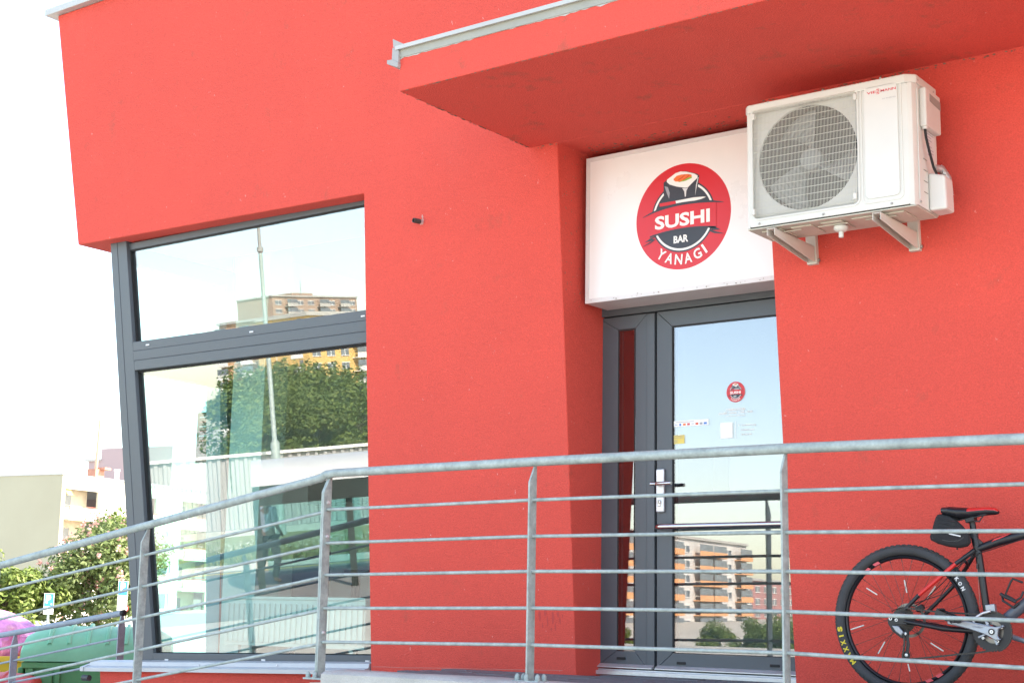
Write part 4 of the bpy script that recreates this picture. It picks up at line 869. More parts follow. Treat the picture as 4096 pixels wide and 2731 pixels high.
mk('dropout', MB().prism([hub+V((-.025, -.066, -.02)), hub+V((.03, -.066, -.02)), hub+V((.02, -.066, .035)), hub+V((-.015, -.066, .04))], (0, .006, 0)), M_BK, fr, smooth=0, bevel=.002)
mk('brace', MB().tube([K(1325, 590, -.02), K(1345, 610, 0), K(1345, 640, .03)], .007, 8), M_BK, fr, smooth=60)
for pts in (((1420, 505), (1300, 600), (1150, 760), (1000, 900), (930, 945), (800, 965), (735, 990)), ((1799, 408), (1560, 488), (1440, 525), (1300, 610), (1130, 860), (990, 905), (905, 930))):
    mk('cable', MB().tube([K(x, y, -.03) for x, y in pts], .0022, 6), M_BPL, fr, smooth=60)
mk('brake_wire', MB().tube([K(1425, 640, -.022), K(1447, 955, -.022)], .001, 5), M_STEEL, fr); mk('cable_stop', MB().cyl(K(1424, 610, -.02), K(1425, 650, -.02), .005, 8), M_BPL, fr)
mk('rear_caliper', MB().obox(K(965, 965, .05), (1, 0, .6), (0, 1, 0), (-.6, 0, 1), .02, .015, .012), M_BPL, fr, smooth=0, bevel=.004)
# seat post, saddle, bag
mk('seat_post', MB().tube([K(1400, 385), K(1383, 270)], .0142, 14), M_BK, bk, smooth=60); mk('seat_clamp', MB().tube([K(1402, 390), K(1399, 362)], .0185, 14), M_BPL, bk, smooth=60)
mk('saddle_clamp', MB().obox(K(1375, 258), (1, 0, .2), (0, 1, 0), (-.2, 0, 1), .022, .026, .012), M_BPL, bk, smooth=0, bevel=.005)
for s_ in (-1, 1): mk('saddle_rail', MB().tube([K(1195, 215, s_*.025), K(1275, 262, s_*.022), K(1330, 248, s_*.022), K(1420, 232, s_*.022), K(1500, 205, s_*.012)], .0035, 8), M_BPL, bk, smooth=60)
mk('saddle_rail', MB().tube([K(1400, 268, -.02), K(1440, 270, -.02), K(1470, 225, -.015), K(1510, 205, -.01)], .0035, 8), M_BPL, bk, smooth=60)
mb = MB(); secs = [(1143, 185, 14, .020), (1160, 182, 30, .052), (1220, 186, 40, .068), (1290, 196, 44, .066), (1365, 196, 40, .048), (1440, 186, 32, .032), (1510, 180, 28, .024), (1570, 182, 24, .020), (1597, 192, 12, .010)]
for i, ((xa, ya, ha, wa), (xb, yb, hb_, wb_)) in enumerate(zip(secs, secs[1:])):
    def ring_(x, y, h, w_):
        c = K(x, y); hz_ = h/2.008/5936*7.4*1.5; P_ = []
        for j in range(12):
            t = 2*pi*j/12; P_.append(c+V((0, w_*cos(t), hz_*(.55*sin(t) if sin(t) > 0 else .9*sin(t)))))
        return P_
    A_, B_ = mb.vs(ring_(xa, ya, ha, wa)), mb.vs(ring_(xb, yb, hb_, wb_))
    for j in range(12):
        mb.m = 1 if (i >= 4 and (j < 6)) else 0; mb.face((A_[j], A_[(j+1) % 12], B_[(j+1) % 12], B_[j]))
    mb.m = 0
    if i == 0: mb.face(A_[::-1])
    if i == len(secs)-2: mb.face(B_)
mk('saddle', mb, [M_BK, M_BR], bk, smooth=80)
M_BAG = mat('bag_fabric', (.014, .014, .016), rough=.8, var=.2, bump=.3, bscale=300)
bag = thing('saddle_bag', 'black wedge shaped saddle bag with a white stripe under the saddle', 'bag', K(1210, 480))
prof = [(1105, 215), (1135, 210), (1200, 222), (1262, 260), (1320, 318), (1368, 385), (1375, 440), (1350, 470), (1290, 484), (1200, 475), (1110, 450), (1050, 420), (1043, 390), (1060, 340), (1075, 280), (1090, 235)]
mb = MB(); cx0, cz0_ = 1200, 350
mb.loft([[K(cx0+(x-cx0)*f_, cz0_+(z-cz0_)*f_, o_) for x, z in prof] for o_, f_ in ((-.056, .82), (-.050, .95), (-.035, 1.0), (.035, 1.0), (.050, .95), (.056, .82))])
bb = mk('body', mb, M_BAG, bag, smooth=70)
mk('reflective_stripe', MB().prism([K(1180, 358, -.0575), K(1292, 384, -.0575), K(1288, 393, -.0575), K(1200, 374, -.0575)], (0, .001, 0)), P_LGREY, bag, smooth=0)
mk('lower_panel', MB().prism([K(1060, 400, -.054), K(1200, 425, -.0575), K(1270, 420, -.0575), K(1330, 380, -.0555), K(1335, 392, -.055), K(1275, 428, -.0575), K(1200, 433, -.0575), K(1062, 408, -.054)], (0, .003, 0)), M_BPL, bag, smooth=0)
for y_ in (252, 282, 312): mk('seam', MB().tube([K(1105, y_, -.056), K(1180, y_+10, -.0575), K(1260, y_+24, -.0575)], .0012, 5), M_BPL, bag)
mk('velcro_patch', MB().prism([K(1218, 272, -.0575), K(1250, 280, -.0575), K(1246, 308, -.0575), K(1214, 302, -.0575)], (0, .001, 0)), M_GASKET, bag, smooth=0)
mk('strap', MB().obox(K(1355, 385, 0), (1, 0, -.1), (0, 1, 0), (.1, 0, 1), .03, .02, .011), M_BAG, bag, smooth=0, bevel=.004)
mk('strap_tail', MB().tube([K(1263, 480, 0), K(1263, 498, 0)], .004, 8), M_BPL, bag)
# crank set, pedals, chain
cr = K(1537, 1155, -.062); RR = .087
mb = MB(); pts = []; n = 38
for j in range(n*2): t = pi*j/n; q = RR+(.0035 if j % 2 else -.002); pts.append((q*cos(t), q*sin(t)))
inner = [(.052*cos(pi*j/n), .052*sin(pi*j/n)) for j in range(n*2)]
ring_prism(mb, [(cr.x+x, cr.z+z) for x, z in pts], [(cr.x+x, cr.z+z) for x, z in inner], cr.y+.008, .003); ringo = mk('chainring', mb, mat('chainring_dark', (.014, .015, .018), rough=.5), bk, smooth=0)
mb = MB(); ring_prism(mb, [(cr.x+x*.72, cr.z+z*.72) for x, z in pts], [(cr.x+x*.6, cr.z+z*.6) for x, z in inner], cr.y+.018, .003); mk('inner_ring', mb, M_STEEL, ringo, smooth=0)
for k in range(4):
    t = radians(25+90*k); mk('arm', MB().bar(cr, cr+V((cos(t)*.064, 0, sin(t)*.064)), .010, .020, (0, 1, 0)), M_CRANK, ringo, smooth=0, bevel=.003)
for zx, zy in ((1502, 1090), (1617, 1119), (1469, 1205), (1586, 1233)): mk('ring_bolt', MB().disc(K(zx, zy, -.069), (0, 1, 0), .0062, 14, .0028, .006), M_ALU, ringo)
ca = mk('crank_arm', MB().prism([K(1180, 1068, -.075), K(1240, 1062, -.075), K(1330, 1068, -.078), K(1440, 1088, -.080), K(1560, 1115, -.080), K(1625, 1110, -.080), K(1590, 1140, -.08), K(1585, 1190, -.08), K(1612, 1222, -.08), K(1570, 1225, -.08), K(1480, 1175, -.08), K(1360, 1135, -.078), K(1240, 1105, -.075), K(1185, 1095, -.075)], (0, .014, 0)), M_CRANK, bk, smooth=0, bevel=.004)
mk('crank_bolt', MB().disc(K(1537, 1155, -.083), (0, 1, 0), .0145, 20, .0045, .004), M_BPL, ca); mk('crank_bolt', MB().disc(K(1537, 1155, -.0835), (0, 1, 0), .0085, 20, .0035, .002), M_ALU, ca)
mb = MB(); pa, pb = K(1468, 1122, -.0815), K(1384, 1112, -.0815); cc_ = (pa+pb)/2; dd = (pb-pa); an = atan2(dd.z, dd.x)
put_text(mb, 'SHIMANO', lambda u, v: cc_+V((u*cos(an)-v*sin(an), -.0008, u*sin(an)+v*cos(an))), width=dd.length, height=.0085, bold=.01); mk('crank_lettering', mb, P_GREY, ca, smooth=0)
mk('far_crank_arm', MB().tube([BBp+V((.0, .07, 0)), BBp+V((.17, .075, -.052))], [.015, .011], 8), M_CRANK, bk, smooth=60)
def pedal(c, sgn):
    mb = MB(); ex, ez = V((.92, 0, -.38)), V((.38, 0, .92)); ey = V((0, 1, 0))
    for s_ in (-1, 1):
        mb.obox(c+ey*s_*.040, ex, ey, ez, .046, .005, .013); mb.obox(c+ex*s_*.043, ex, ey, ez, .005, .044, .013); mb.obox(c+ex*s_*.02+ez*.0, ex, ey, ez, .003, .040, .008)
        for t in (-.035, -.012, .012, .035): mb.obox(c+ex*s_*.043+ey*t+ez*.014, ex, ey, ez, .005, .005, .005); mb.obox(c+ex*t+ey*s_*.04-ez*.014, ex, ey, ez, .005, .005, .005)
    mb.tube([c-ey*.05, c+ey*.06], .010, 12); return mb
mk('pedal', pedal(K(1192, 1030, -.13), -1), M_BPL, bk, smooth=0); mk('pedal', pedal(BBp+V((.172, .13, -.053)), 1), M_BPL, bk, smooth=0)
def chain(pts, name='chain'):
    mb = MB(); P_ = dense([V(p) for p in pts], .0063)
    for i, (a_, b_) in enumerate(zip(P_, P_[1:])):
        d = (b_-a_).normalized(); s_ = d.cross(V((0, 1, 0)))
        mb.obox((a_+b_)/2, d, (0, 1, 0), s_, .0042, .0036 if i % 2 else .0022, .0042 if i % 2 else .0034)
    return mb
cy_ = -.055
top = [K(820, 958, cy_), K(870, 965, cy_), K(950, 978, cy_), K(1100, 995, cy_), K(1260, 1005, cy_), K(1430, 1015, cy_), K(1520, 1010, cy_)]
arc = [cr+V((cos(radians(a_))*(RR+.002), .009, sin(radians(a_))*(RR+.002))) for a_ in range(95, -80, -12)]
lowr = [K(1600, 1296, cy_), K(1450, 1320, cy_), K(1250, 1338, cy_), K(1050, 1360, cy_), K(900, 1372, cy_), K(850, 1378, cy_), K(822, 1355, cy_), K(840, 1260, cy_), K(835, 1180, cy_)]
mk('chain', chain(top+arc+lowr), M_CHAIN, bk, smooth=0)
fd = mk('front_derailleur', MB().prism([K(1485, 940, -.03), K(1560, 930, -.03), K(1570, 1000, -.03), K(1540, 1010, -.03), K(1490, 985, -.03)], (0, .03, 0)), M_CRANK, bk, smooth=0, bevel=.003)
mk('cage', MB().tube([K(1392, 1075, -.07), K(1420, 1035, -.07), K(1470, 1005, -.07), K(1530, 990, -.07)], .006, 8), M_ALU, fd, smooth=60)
# bottle cage on the down tube
cg = mk('bottle_cage', MB().tube([K(1790, 760, -.03), K(1710, 730, -.035), K(1690, 760, -.038), K(1650, 855, -.035), K(1735, 905, -.035), K(1775, 880, -.035), K(1795, 830, -.03)], .0055, 8), M_BPL, bk, smooth=60)
mk('cage_band', MB().tube([K(1612, 850, -.03), K(1640, 870, -.036), K(1735, 915, -.036)], .008, 8).tube([K(1625, 860, .0), K(1630, 905, -.03), K(1715, 960, -.03), K(1760, 925, -.025)], .006, 8), M_BPL, cg, smooth=60)
# front end, outside the picture
fwc = V((hub.x+1.085, BY, .340)); wheel('front_wheel', fwc, False)
for s_ in (-1, 1): mk('fork_leg', MB().tube([fwc+V((0, s_*.055, 0)), V((HB.x+.03, BY+s_*.055, HB.z-.05))], .017, 12), M_BK, bk, smooth=60)
mk('fork_crown', MB().obox((HB.x+.02, BY, HB.z-.035), (1, 0, 0), (0, 1, 0), (0, 0, 1), .025, .075, .02), M_BK, bk, smooth=0, bevel=.006)
mk('stem', MB().tube([HT+V((-.01, 0, .02)), HT+V((-.012, 0, .05)), HT+V((.07, 0, .075))], .016, 12), M_BPL, bk, smooth=60)
mk('handlebar', MB().tube([HT+V((.05, -.27, .085)), HT+V((.07, -.08, .075)), HT+V((.07, .08, .075)), HT+V((.05, .27, .085))], .0135, 12), M_BPL, bk, smooth=60)

# ================================================================== BACKGROUND ON THE LEFT
def cam_xy(px, D): p = PD(px, 2393, D); return V((p.x, p.y, 0))
UPR = V((-RT.x, -RT.y, 0)).normalized()
# ---- rubbish containers beyond the ramp
def container(name, label, c, yaw, body_m, lid_m, w=1.36, d=1.05, hb=1.20, lid=True, dome=.34, group='rubbish containers beyond the ramp'):
    t = thing(name, label, 'container', (c.x, c.y, GZ), group); ca_, sa_ = cos(yaw), sin(yaw)
    def L(x, y, z): return V((c.x+x*ca_-y*sa_, c.y+x*sa_+y*ca_, GZ+z))       # local: x width, -y front
    rings = []
    for z, s_ in ((.18, .84), (.30, .88), (.95, .97), (hb-.05, 1.0)): rings.append([L(x*w/2*s_, y*d/2*s_, z) for x, y in ((-1, -1), (1, -1), (1, 1), (-1, 1))])
    mk('body', MB().loft(rings), body_m, t, smooth=0, bevel=.02)
    mk('rim', ringbox(L, w/2+.035, d/2+.035, hb-.06, hb, .05), body_m, t, smooth=0, bevel=.008)
    for x in (-.46*w, -.27*w, .27*w, .46*w):
        mk('front_rib', MB().prism([L(x-.025, -d/2*.93-.035, .35), L(x+.025, -d/2*.93-.035, .35), L(x+.025, -d/2-.035, hb-.061), L(x-.025, -d/2-.035, hb-.061)], L(0, .05, 0)-L(0, 0, 0)), body_m, t, smooth=0, bevel=.006)
    for x in (-.37*w, .37*w): mk('front_plate', MB().prism([L(x-.09, -d/2-.028, hb-.26), L(x+.09, -d/2-.028, hb-.26), L(x+.09, -d/2-.032, hb-.09), L(x-.09, -d/2-.032, hb-.09)], L(0, .05, 0)-L(0, 0, 0)), body_m, t, smooth=0, bevel=.01)
    mk('grab_bar', MB().tube([L(-.2, -d/2-.01, hb-.33), L(-.17, -d/2-.07, hb-.35), L(.17, -d/2-.07, hb-.35), L(.2, -d/2-.01, hb-.33)], .016, 10), M_GASKET, t, smooth=50)
    for s_ in (-1, 1):
        mk('side_lug', MB().prism([L(s_*(w/2+.03), -d*.32, hb-.30), L(s_*(w/2+.03), d*.32, hb-.30), L(s_*(w/2+.03), d*.32, hb-.061), L(s_*(w/2+.03), -d*.32, hb-.061)], L(s_*.06, 0, 0)-L(0, 0, 0)), body_m, t, smooth=0, bevel=.015)
        for y in (-.36, .36):
            wc = L(s_*.46, y, .09); e = L(1, 0, 0)-L(0, 0, 0); mk('castor', MB().cyl(wc-e*.025, wc+e*.025, .09, 18).box((wc.x-.02, wc.y-.02, GZ+.09), (wc.x+.02, wc.y+.02, GZ+.19)), M_GASKET, t, smooth=50)
    if lid:
        n = 12; prof = [(-(d/2+.05)*cos(pi*i/n), hb+.09+dome*.74*sin(pi*i/n)**.85) for i in range(n+1)]
        prof = [(-(d/2+.05), hb+.005)]+prof+[(d/2+.05, hb+.005)]
        secs_ = [(-w/2-.05, .55), (-w/2-.03, .72), (-w/2+.10, .93), (-w/2+.28, 1.0), (w/2-.28, 1.0), (w/2-.10, .93), (w/2+.03, .72), (w/2+.05, .55)]
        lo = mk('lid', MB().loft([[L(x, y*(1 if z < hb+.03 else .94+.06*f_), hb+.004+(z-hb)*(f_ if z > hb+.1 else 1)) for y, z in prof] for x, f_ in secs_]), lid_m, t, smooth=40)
        for k in range(6):
            x = -w/2+.22+k*(w-.44)/5
            mk('lid_rib', MB().loft([[L(x+dx, y*1.004, hb+.004+(z-hb)*(.97 if abs(dx) > .015 else 1.085)) for y, z in prof[2:-2]] for dx in (-.026, -.012, .012, .026)], cap=False), lid_m, lo, smooth=40)
    return t, L
def ringbox(L, hx, hy, z0, z1, t):
    mb = MB(); e = .001
    for (xa, xb, ya, yb) in ((-hx, hx, -hy, -hy+t), (-hx, hx, hy-t, hy), (-hx, -hx+t, -hy+t+e, hy-t-e), (hx-t, hx, -hy+t+e, hy-t-e)): mb.prism([L(xa, ya, z0), L(xb, ya, z0), L(xb, yb, z0), L(xa, yb, z0)], (0, 0, z1-z0))
    return mb
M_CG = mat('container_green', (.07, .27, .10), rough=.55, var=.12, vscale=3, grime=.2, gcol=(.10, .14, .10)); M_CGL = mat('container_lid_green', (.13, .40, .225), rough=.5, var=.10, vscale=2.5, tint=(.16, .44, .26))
M_CY = mat('container_yellow', (.62, .40, .02), rough=.5, var=.06); M_CR = mat('container_red', (.50, .03, .035), rough=.45, var=.06)
yw0 = atan2(FW.y, FW.x)-pi/2
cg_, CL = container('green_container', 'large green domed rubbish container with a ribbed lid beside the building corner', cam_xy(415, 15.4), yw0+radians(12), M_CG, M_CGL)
cy2, YL = container('yellow_container', 'open yellow recycling container heaped with a purple plastic bag', cam_xy(5, 16.6), yw0+radians(10), M_CY, M_CY, lid=False)
cr2, _l = container('red_container', 'low red container in front of the yellow one', cam_xy(-105, 14.4), yw0+radians(8), M_CR, M_CR, hb=.93, dome=.12, w=1.2, d=.8)
# the bag on the yellow container
def blob(c, rx, ry, rz_, seed, n=26, m=16, amp=.16, fold=5):
    rnd = random.Random(seed); ph = [rnd.uniform(0, 6.28) for _ in range(8)]; mb = MB(); rings = []
    for i in range(m+1):
        t = pi*i/m
        ring = []
        for j in range(n):
            p_ = 2*pi*j/n; k_ = 1+amp*(sin(fold*p_+ph[0]+2*t)*.5+sin(3*p_+ph[1]-3*t)*.6+sin(9*p_+ph[2]+5*t)*.25+rnd.uniform(-.12, .12))*sin(t)
            ring.append((c.x+rx*k_*sin(t)*cos(p_), c.y+ry*k_*sin(t)*sin(p_), c.z+rz_*cos(t)*(1+.10*sin(4*p_+ph[3]))))
        rings.append(ring)
    return mb.loft(rings)
bc = YL(-.14, .05, 1.30); M_BAGP = mat('purple_film', (.42, .10, .32), rough=.25, var=.45, vscale=5, tint=(.62, .26, .60), bump=.8, bscale=9)
bag2 = thing('rubbish_bag', 'crumpled purple plastic sack on top of the yellow container', 'bag', (bc.x, bc.y, GZ+1.2))
mk('sack', blob(V((bc.x, bc.y, GZ+1.36)), 0.60, .5, .31, 3, 34, 20), M_BAGP, bag2, smooth=25)
q = PD(150, 2560, 16.2); mk('paper_scrap', MB().obox(q, RT, FW, UP, .06, .03, .06), P_WHITE, bag2, smooth=0, bevel=.01)

# ---- white estate car behind the containers
def car(label, c, yaw, paint):
    t = thing('parked_van', label, 'van', (c.x, c.y, GZ)); ca_, sa_ = cos(yaw), sin(yaw)
    def L(x, y, z): return V((c.x+x*ca_-y*sa_, c.y+x*sa_+y*ca_, GZ+z))
    prof = [(-2.15, .35), (-2.2, .62), (-2.15, .92), (-1.95, 1.02), (-1.0, 1.05), (.9, 1.02), (1.7, .92), (2.1, .80), (2.2, .60), (2.15, .35)]
    mk('body', MB().loft([[L(x*(1-.02*abs(y)), y*.88, z+.02*(1-abs(y))) for x, z in prof] for y in (-1, -.94, -.6, 0, .6, .94, 1)]), paint, t, smooth=50, bevel=.03)
    cab = [(-2.0, 1.03), (-1.75, 1.45), (-1.4, 1.60), (-.2, 1.66), (.3, 1.58), (1.15, 1.03)]
    mk('roof', MB().loft([[L(x*f_, y, 1.03+(z-1.03)*g_) for x, z in cab] for y, f_, g_ in ((-.70, .96, .94), (-.55, .99, .985), (0, 1, 1.01), (.55, .99, .985), (.70, .96, .94))]), paint, t, smooth=50)
    gl = mat('car_glass', (.02, .025, .03), rough=.08)
    for s_ in (-1, 1):
        mk('side_window', MB().prism([L(.10, s_*.79, 1.06), L(.95, s_*.79, 1.06), L(.25, s_*.705, 1.50), L(.10, s_*.705, 1.50)], L(0, s_*.01, 0)-L(0, 0, 0)), gl, t, smooth=0)
        for x in (-1.32, 1.32):
            e = L(0, 1, 0)-L(0, 0, 0); wc = L(x, s_*.80, .33); ty = mk('wheel', MB().cyl(wc-e*.1, wc+e*.1, .33, 24), M_TYRE, t, smooth=50); mk('rim', MB().cyl(wc+e*s_*.095, wc+e*s_*.105, .2, 20), M_ALU, ty, smooth=50)
        mk('headlight', MB().obox(L(2.12, s_*.62, .72), L(1, 0, 0)-L(0, 0, 0), L(0, 1, 0)-L(0, 0, 0), (0, 0, 1), .06, .17, .07), M_ALU, t, smooth=0, bevel=.02); mk('tail_light', MB().obox(L(-2.1, s_*.72, .85), L(1, 0, 0)-L(0, 0, 0), L(0, 1, 0)-L(0, 0, 0), (0, 0, 1), .06, .1, .14), P_RED, t, smooth=0, bevel=.02)
    return t
car('white parked delivery van behind the green container', cam_xy(890, 27), yw0+radians(6), mat('car_white', (.74, .74, .73), rough=.25, var=.01))

# ---- parking signs
def psign(label, px, D, py_top, py_bot, plates, res):
    b = cam_xy(px, D); k = D/FPX; t = thing('parking_sign', label, 'sign', (b.x, b.y, GZ), 'parking signs by the trees'); zt_ = PD(px, py_top, D).z; zb_ = PD(px, py_bot, D).z
    r_ = V((RT.x, RT.y, 0)).normalized(); f_ = V((FW.x, FW.y, 0)).normalized(); r_ = (r_*cos(.22)+f_*sin(.22)); f_ = V((-r_.y, r_.x, 0))
    h = zt_-zb_; w_ = h*.66
    def Q(u, v, o): return V((b.x, b.y, 0))+r_*u-f_*o+V((0, 0, v))
    def rct(name, u0, u1, v0, v1, o, m, th=.012): return mk(name, MB().prism([Q(u0, v0, o), Q(u1, v0, o), Q(u1, v1, o), Q(u0, v1, o)], f_*th), m, t, smooth=0)
    rct('plate', -w_/2, w_/2, zb_, zt_, .05, P_WHITE); rct('blue_field', -w_/2*.9, w_/2*.9, zb_+h*.04, zt_-h*.04, .054, mat('sign_blue', (.03, .22, .62), rough=.4, var=.02), .003)
    mb = MB(); put_text(mb, 'P', lambda u, v: Q(u-w_*(.06 if res else 0), (zt_+zb_)/2+h*(.1 if res else .08)+v, .056), height=h*(.56 if res else .62), width=w_*.5, bold=.05); mk('letter', mb, P_WHITE, t, smooth=0)
    if res:
        rct('text_row', -w_*.4, w_*.4, zb_+h*.06, zb_+h*.12, .057, P_LGREY, .001)
        rct('symbol', w_*.20, w_*.33, zb_+h*.20, zb_+h*.32, .057, P_LGREY, .001)
    z = zb_
    for i, ph in enumerate(plates):
        z1 = z-.02; z0 = z1-ph*k; rct('lower_plate', -w_/2, w_/2, z0, z1, .05, P_WHITE)
        if i == 0 and not res: rct('arrow', -w_*.35, w_*.35, (z0+z1)/2-.012, (z0+z1)/2+.012, .054, P_BLACK, .003)
        else: rct('text_row', -w_*.38, w_*.38, (z0+z1)/2-.02, (z0+z1)/2+.01, .054, P_LGREY, .003)
        z = z0
    mk('pole', MB().cyl((b.x, b.y, GZ), (b.x, b.y, zt_-.05), .04, 12), M_GALV, t, smooth=50)
    return t, Q, w_, z
psign('blue parking sign with a wheelchair mark, nearer the purple sack', 197, 50, 2371, 2430, (22,), True)
_t, Q2, w2, z2 = psign('blue parking sign with two white plates, next to the corner post', 490, 56, 2322, 2381, (14, 40), False)
b = cam_xy(500, 58); t = thing('round_sign', 'round red rimmed road sign half hidden behind the parking sign at the post', 'sign', (b.x, b.y, GZ)); c = PD(500, 2432, 58); f2 = V((-FW.x, -FW.y, 0)).normalized()
mk('disc', MB().disc(c, f2, .14, 28, 0, .01), P_RED, t, smooth=0); mk('face', MB().disc(c+f2*.012, f2, .105, 28, 0, .004), P_WHITE, t, smooth=0); mk('pole', MB().cyl((b.x, b.y, GZ), (b.x, b.y, c.z), .03, 10), M_GALV, t)

# ---- trees
def crown_mesh(seed, rx, ry, rz_, n, leaf, lobes=22, holes=.25, top=.0):
    rnd = random.Random(seed); mb = MB(); L_ = []
    for _ in range(lobes):
        while True:
            p = V((rnd.uniform(-1, 1), rnd.uniform(-1, 1), rnd.uniform(-1, 1)))
            if .25 < p.length < .95: break
        L_.append((p, rnd.uniform(.22, .46)))
    for _ in range(n):
        c, r_ = L_[rnd.randrange(lobes)]
        d = V((rnd.gauss(0, 1), rnd.gauss(0, 1), rnd.gauss(0, 1))).normalized()*(r_*rnd.uniform(.55, 1.06)); p = c+d
        P_ = V((p.x*rx, p.y*ry, p.z*rz_)); a_ = (V((rnd.gauss(0, 1), rnd.gauss(0, 1), rnd.gauss(0, .6)))).normalized(); nrm = (d.normalized()+V((0, 0, .5))+V((rnd.gauss(0, .5), rnd.gauss(0, .5), rnd.gauss(0, .5)))).normalized()
        a_ = (a_-nrm*a_.dot(nrm)).normalized(); b_ = nrm.cross(a_); s_ = leaf*rnd.uniform(.6, 1.3)
        mb.poly([P_-a_*s_, P_+b_*s_*.5-nrm*s_*.12, P_+a_*s_, P_-b_*s_*.5-nrm*s_*.12])
    return mb, L_
def tree(name, label, base, h, rx, seed, leafm, n=5000, leaf=.12, trunk_h=.35, group=None, bloom=None, lobes=24):
    t = thing(name, label, 'tree', base, group); base = V(base); zc = h*(1+trunk_h)/2; rz_ = h*(1-trunk_h)/2
    mb, L_ = crown_mesh(seed, rx, rx, rz_, n, leaf, lobes); mb.v = [v+base+V((0, 0, zc)) for v in mb.v]
    cr_ = mk('crown', mb, leafm, t, smooth=0)
    tb = MB(); k = .028*h; tb.tube([base, base+V((.05, 0, h*.25)), base+V((0, .06, h*.5)), base+V((.05, 0, h*.8))], [k*1.3, k, k*.7, k*.25], 9)
    for p, r_ in L_[::2]:
        e = base+V((p.x*rx*.8, p.y*rx*.8, zc+p.z*rz_*.8)); s_ = base+V((0, 0, h*random.uniform(.28, .55))); tb.tube([s_, s_.lerp(e, .5)+V((0, 0, .1)), e], [k*.45, k*.3, k*.1], 6)
    mk('trunk', tb, mat('bark', (.10, .075, .055), rough=.9, var=.2, vscale=8), t, smooth=60)
    if bloom:
        rnd = random.Random(seed+1); fb = MB()
        for _ in range(bloom):
            p, r_ = L_[rnd.randrange(len(L_))]; d = V((rnd.gauss(0, 1), rnd.gauss(0, 1), abs(rnd.gauss(0, 1)))).normalized()*r_*1.03
            c = base+V(((p.x+d.x)*rx, (p.y+d.y)*rx, zc+(p.z+d.z)*rz_))
            for _k in range(9):
                o_ = V((rnd.gauss(0, .05), rnd.gauss(0, .05), rnd.uniform(-.1, .12))); s_ = .055
                a_ = V((rnd.gauss(0, 1), rnd.gauss(0, 1), rnd.gauss(0, 1))).normalized(); b_ = a_.orthogonal().normalized(); fb.poly([c+o_-a_*s_, c+o_+b_*s_, c+o_+a_*s_, c+o_-b_*s_])
        mk('blossom', fb, leaf_mat('pink_blossom', (.66, .34, .30), (.74, .50, .44)), cr_, smooth=0)
    return t
LEAF1 = leaf_mat('leaf_green', (.10, .16, .03), (.22, .28, .07)); LEAF2 = leaf_mat('leaf_chestnut', (.085, .13, .035), (.18, .23, .08)); LEAF3 = leaf_mat('leaf_dark', (.06, .105, .015), (.17, .22, .045))
def tbase(px, D): p = cam_xy(px, D); return (p.x, p.y, GZ)
tree('chestnut_tree', 'chestnut tree with pink blossom in front of the pale apartment block', tbase(395, 62), PD(395, 2065, 62).z-GZ, 2.6, 5, LEAF2, n=12000, leaf=.12, trunk_h=.02, bloom=210, lobes=34)
tree('chestnut_tree', 'tall green treetop rising behind the pink chestnut beside the post', tbase(470, 70), PD(480, 2055, 70).z-GZ, 1.5, 15, LEAF1, n=6000, leaf=.12, trunk_h=.3)
tree('leafy_tree', 'bright green tree left of the pink chestnut', tbase(40, 60), PD(40, 2235, 60).z-GZ, 2.1, 9, LEAF1, n=9000, leaf=.12, trunk_h=.02, lobes=30)
tree('leafy_tree', 'green tree top at the left picture edge under the handrail', tbase(-95, 66), PD(0, 2170, 66).z-GZ, 1.6, 12, LEAF1, n=4500, leaf=.13, trunk_h=.2)

# ---- pale apartment block on the left
BD = 123.0
bc0 = PD(252, 1897, BD); fd_ = V((-sin(radians(10)), cos(radians(10)), 0)); gd = V((-cos(radians(10)), -sin(radians(10)), 0)); fn = -gd; gn = -fd_
zr = bc0.z
ab = thing('apartment_block', 'pale apartment block with a blank beige gable and white loggias', 'building', (bc0.x, bc0.y, GZ))
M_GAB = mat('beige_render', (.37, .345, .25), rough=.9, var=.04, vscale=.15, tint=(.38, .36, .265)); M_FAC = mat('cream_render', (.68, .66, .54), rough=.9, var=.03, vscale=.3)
def A2(s, t, z): return V((bc0.x, bc0.y, 0))+fd_*s+gd*t+V((0, 0, z))
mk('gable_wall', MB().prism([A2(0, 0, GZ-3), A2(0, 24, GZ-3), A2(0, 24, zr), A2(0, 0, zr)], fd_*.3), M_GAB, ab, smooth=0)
mk('roof', MB().prism([A2(.3, 0, zr-.3), A2(45, 0, zr-.3), A2(45, 24, zr-.3), A2(.3, 24, zr-.3)], (0, 0, .25)), M_CONC, ab, smooth=0)
mk('parapet_cap', MB().prism([A2(-.08, -.08, zr+.002), A2(45, -.08, zr+.002), A2(45, .25, zr+.002), A2(-.08, .25, zr+.002)], (0, 0, .12)).prism([A2(-.08, .251, zr+.002), A2(.25, .251, zr+.002), A2(.25, 24, zr+.002), A2(-.08, 24, zr+.002)], (0, 0, .12)), M_SHEET, ab, smooth=0)
def fac(px, py): d = ray(px, py); p = CAM+d*((V((bc0.x, bc0.y, 0))-CAM).dot(fn)/d.dot(fn)); q_ = p-V((bc0.x, bc0.y, 0)); return q_.dot(fd_), p.z
def Z2(zx, zy): return fac(zx/3.484, 1800+zy/3.484)
s0, ztop = Z2(915, 530); s1, _z = Z2(1380, 600); _s, zfl = Z2(940, 950); SH = 2.8
sw0, wz1 = Z2(1490, 590); sw1, _z = Z2(1640, 600); _s, wz0 = Z2(1480, 830)
def wallrect(mb, sa, sb_, za, zb_): mb.prism([A2(sa, 0, za), A2(sb_, 0, za), A2(sb_, 0, zb_), A2(sa, 0, zb_)], gd*.25)
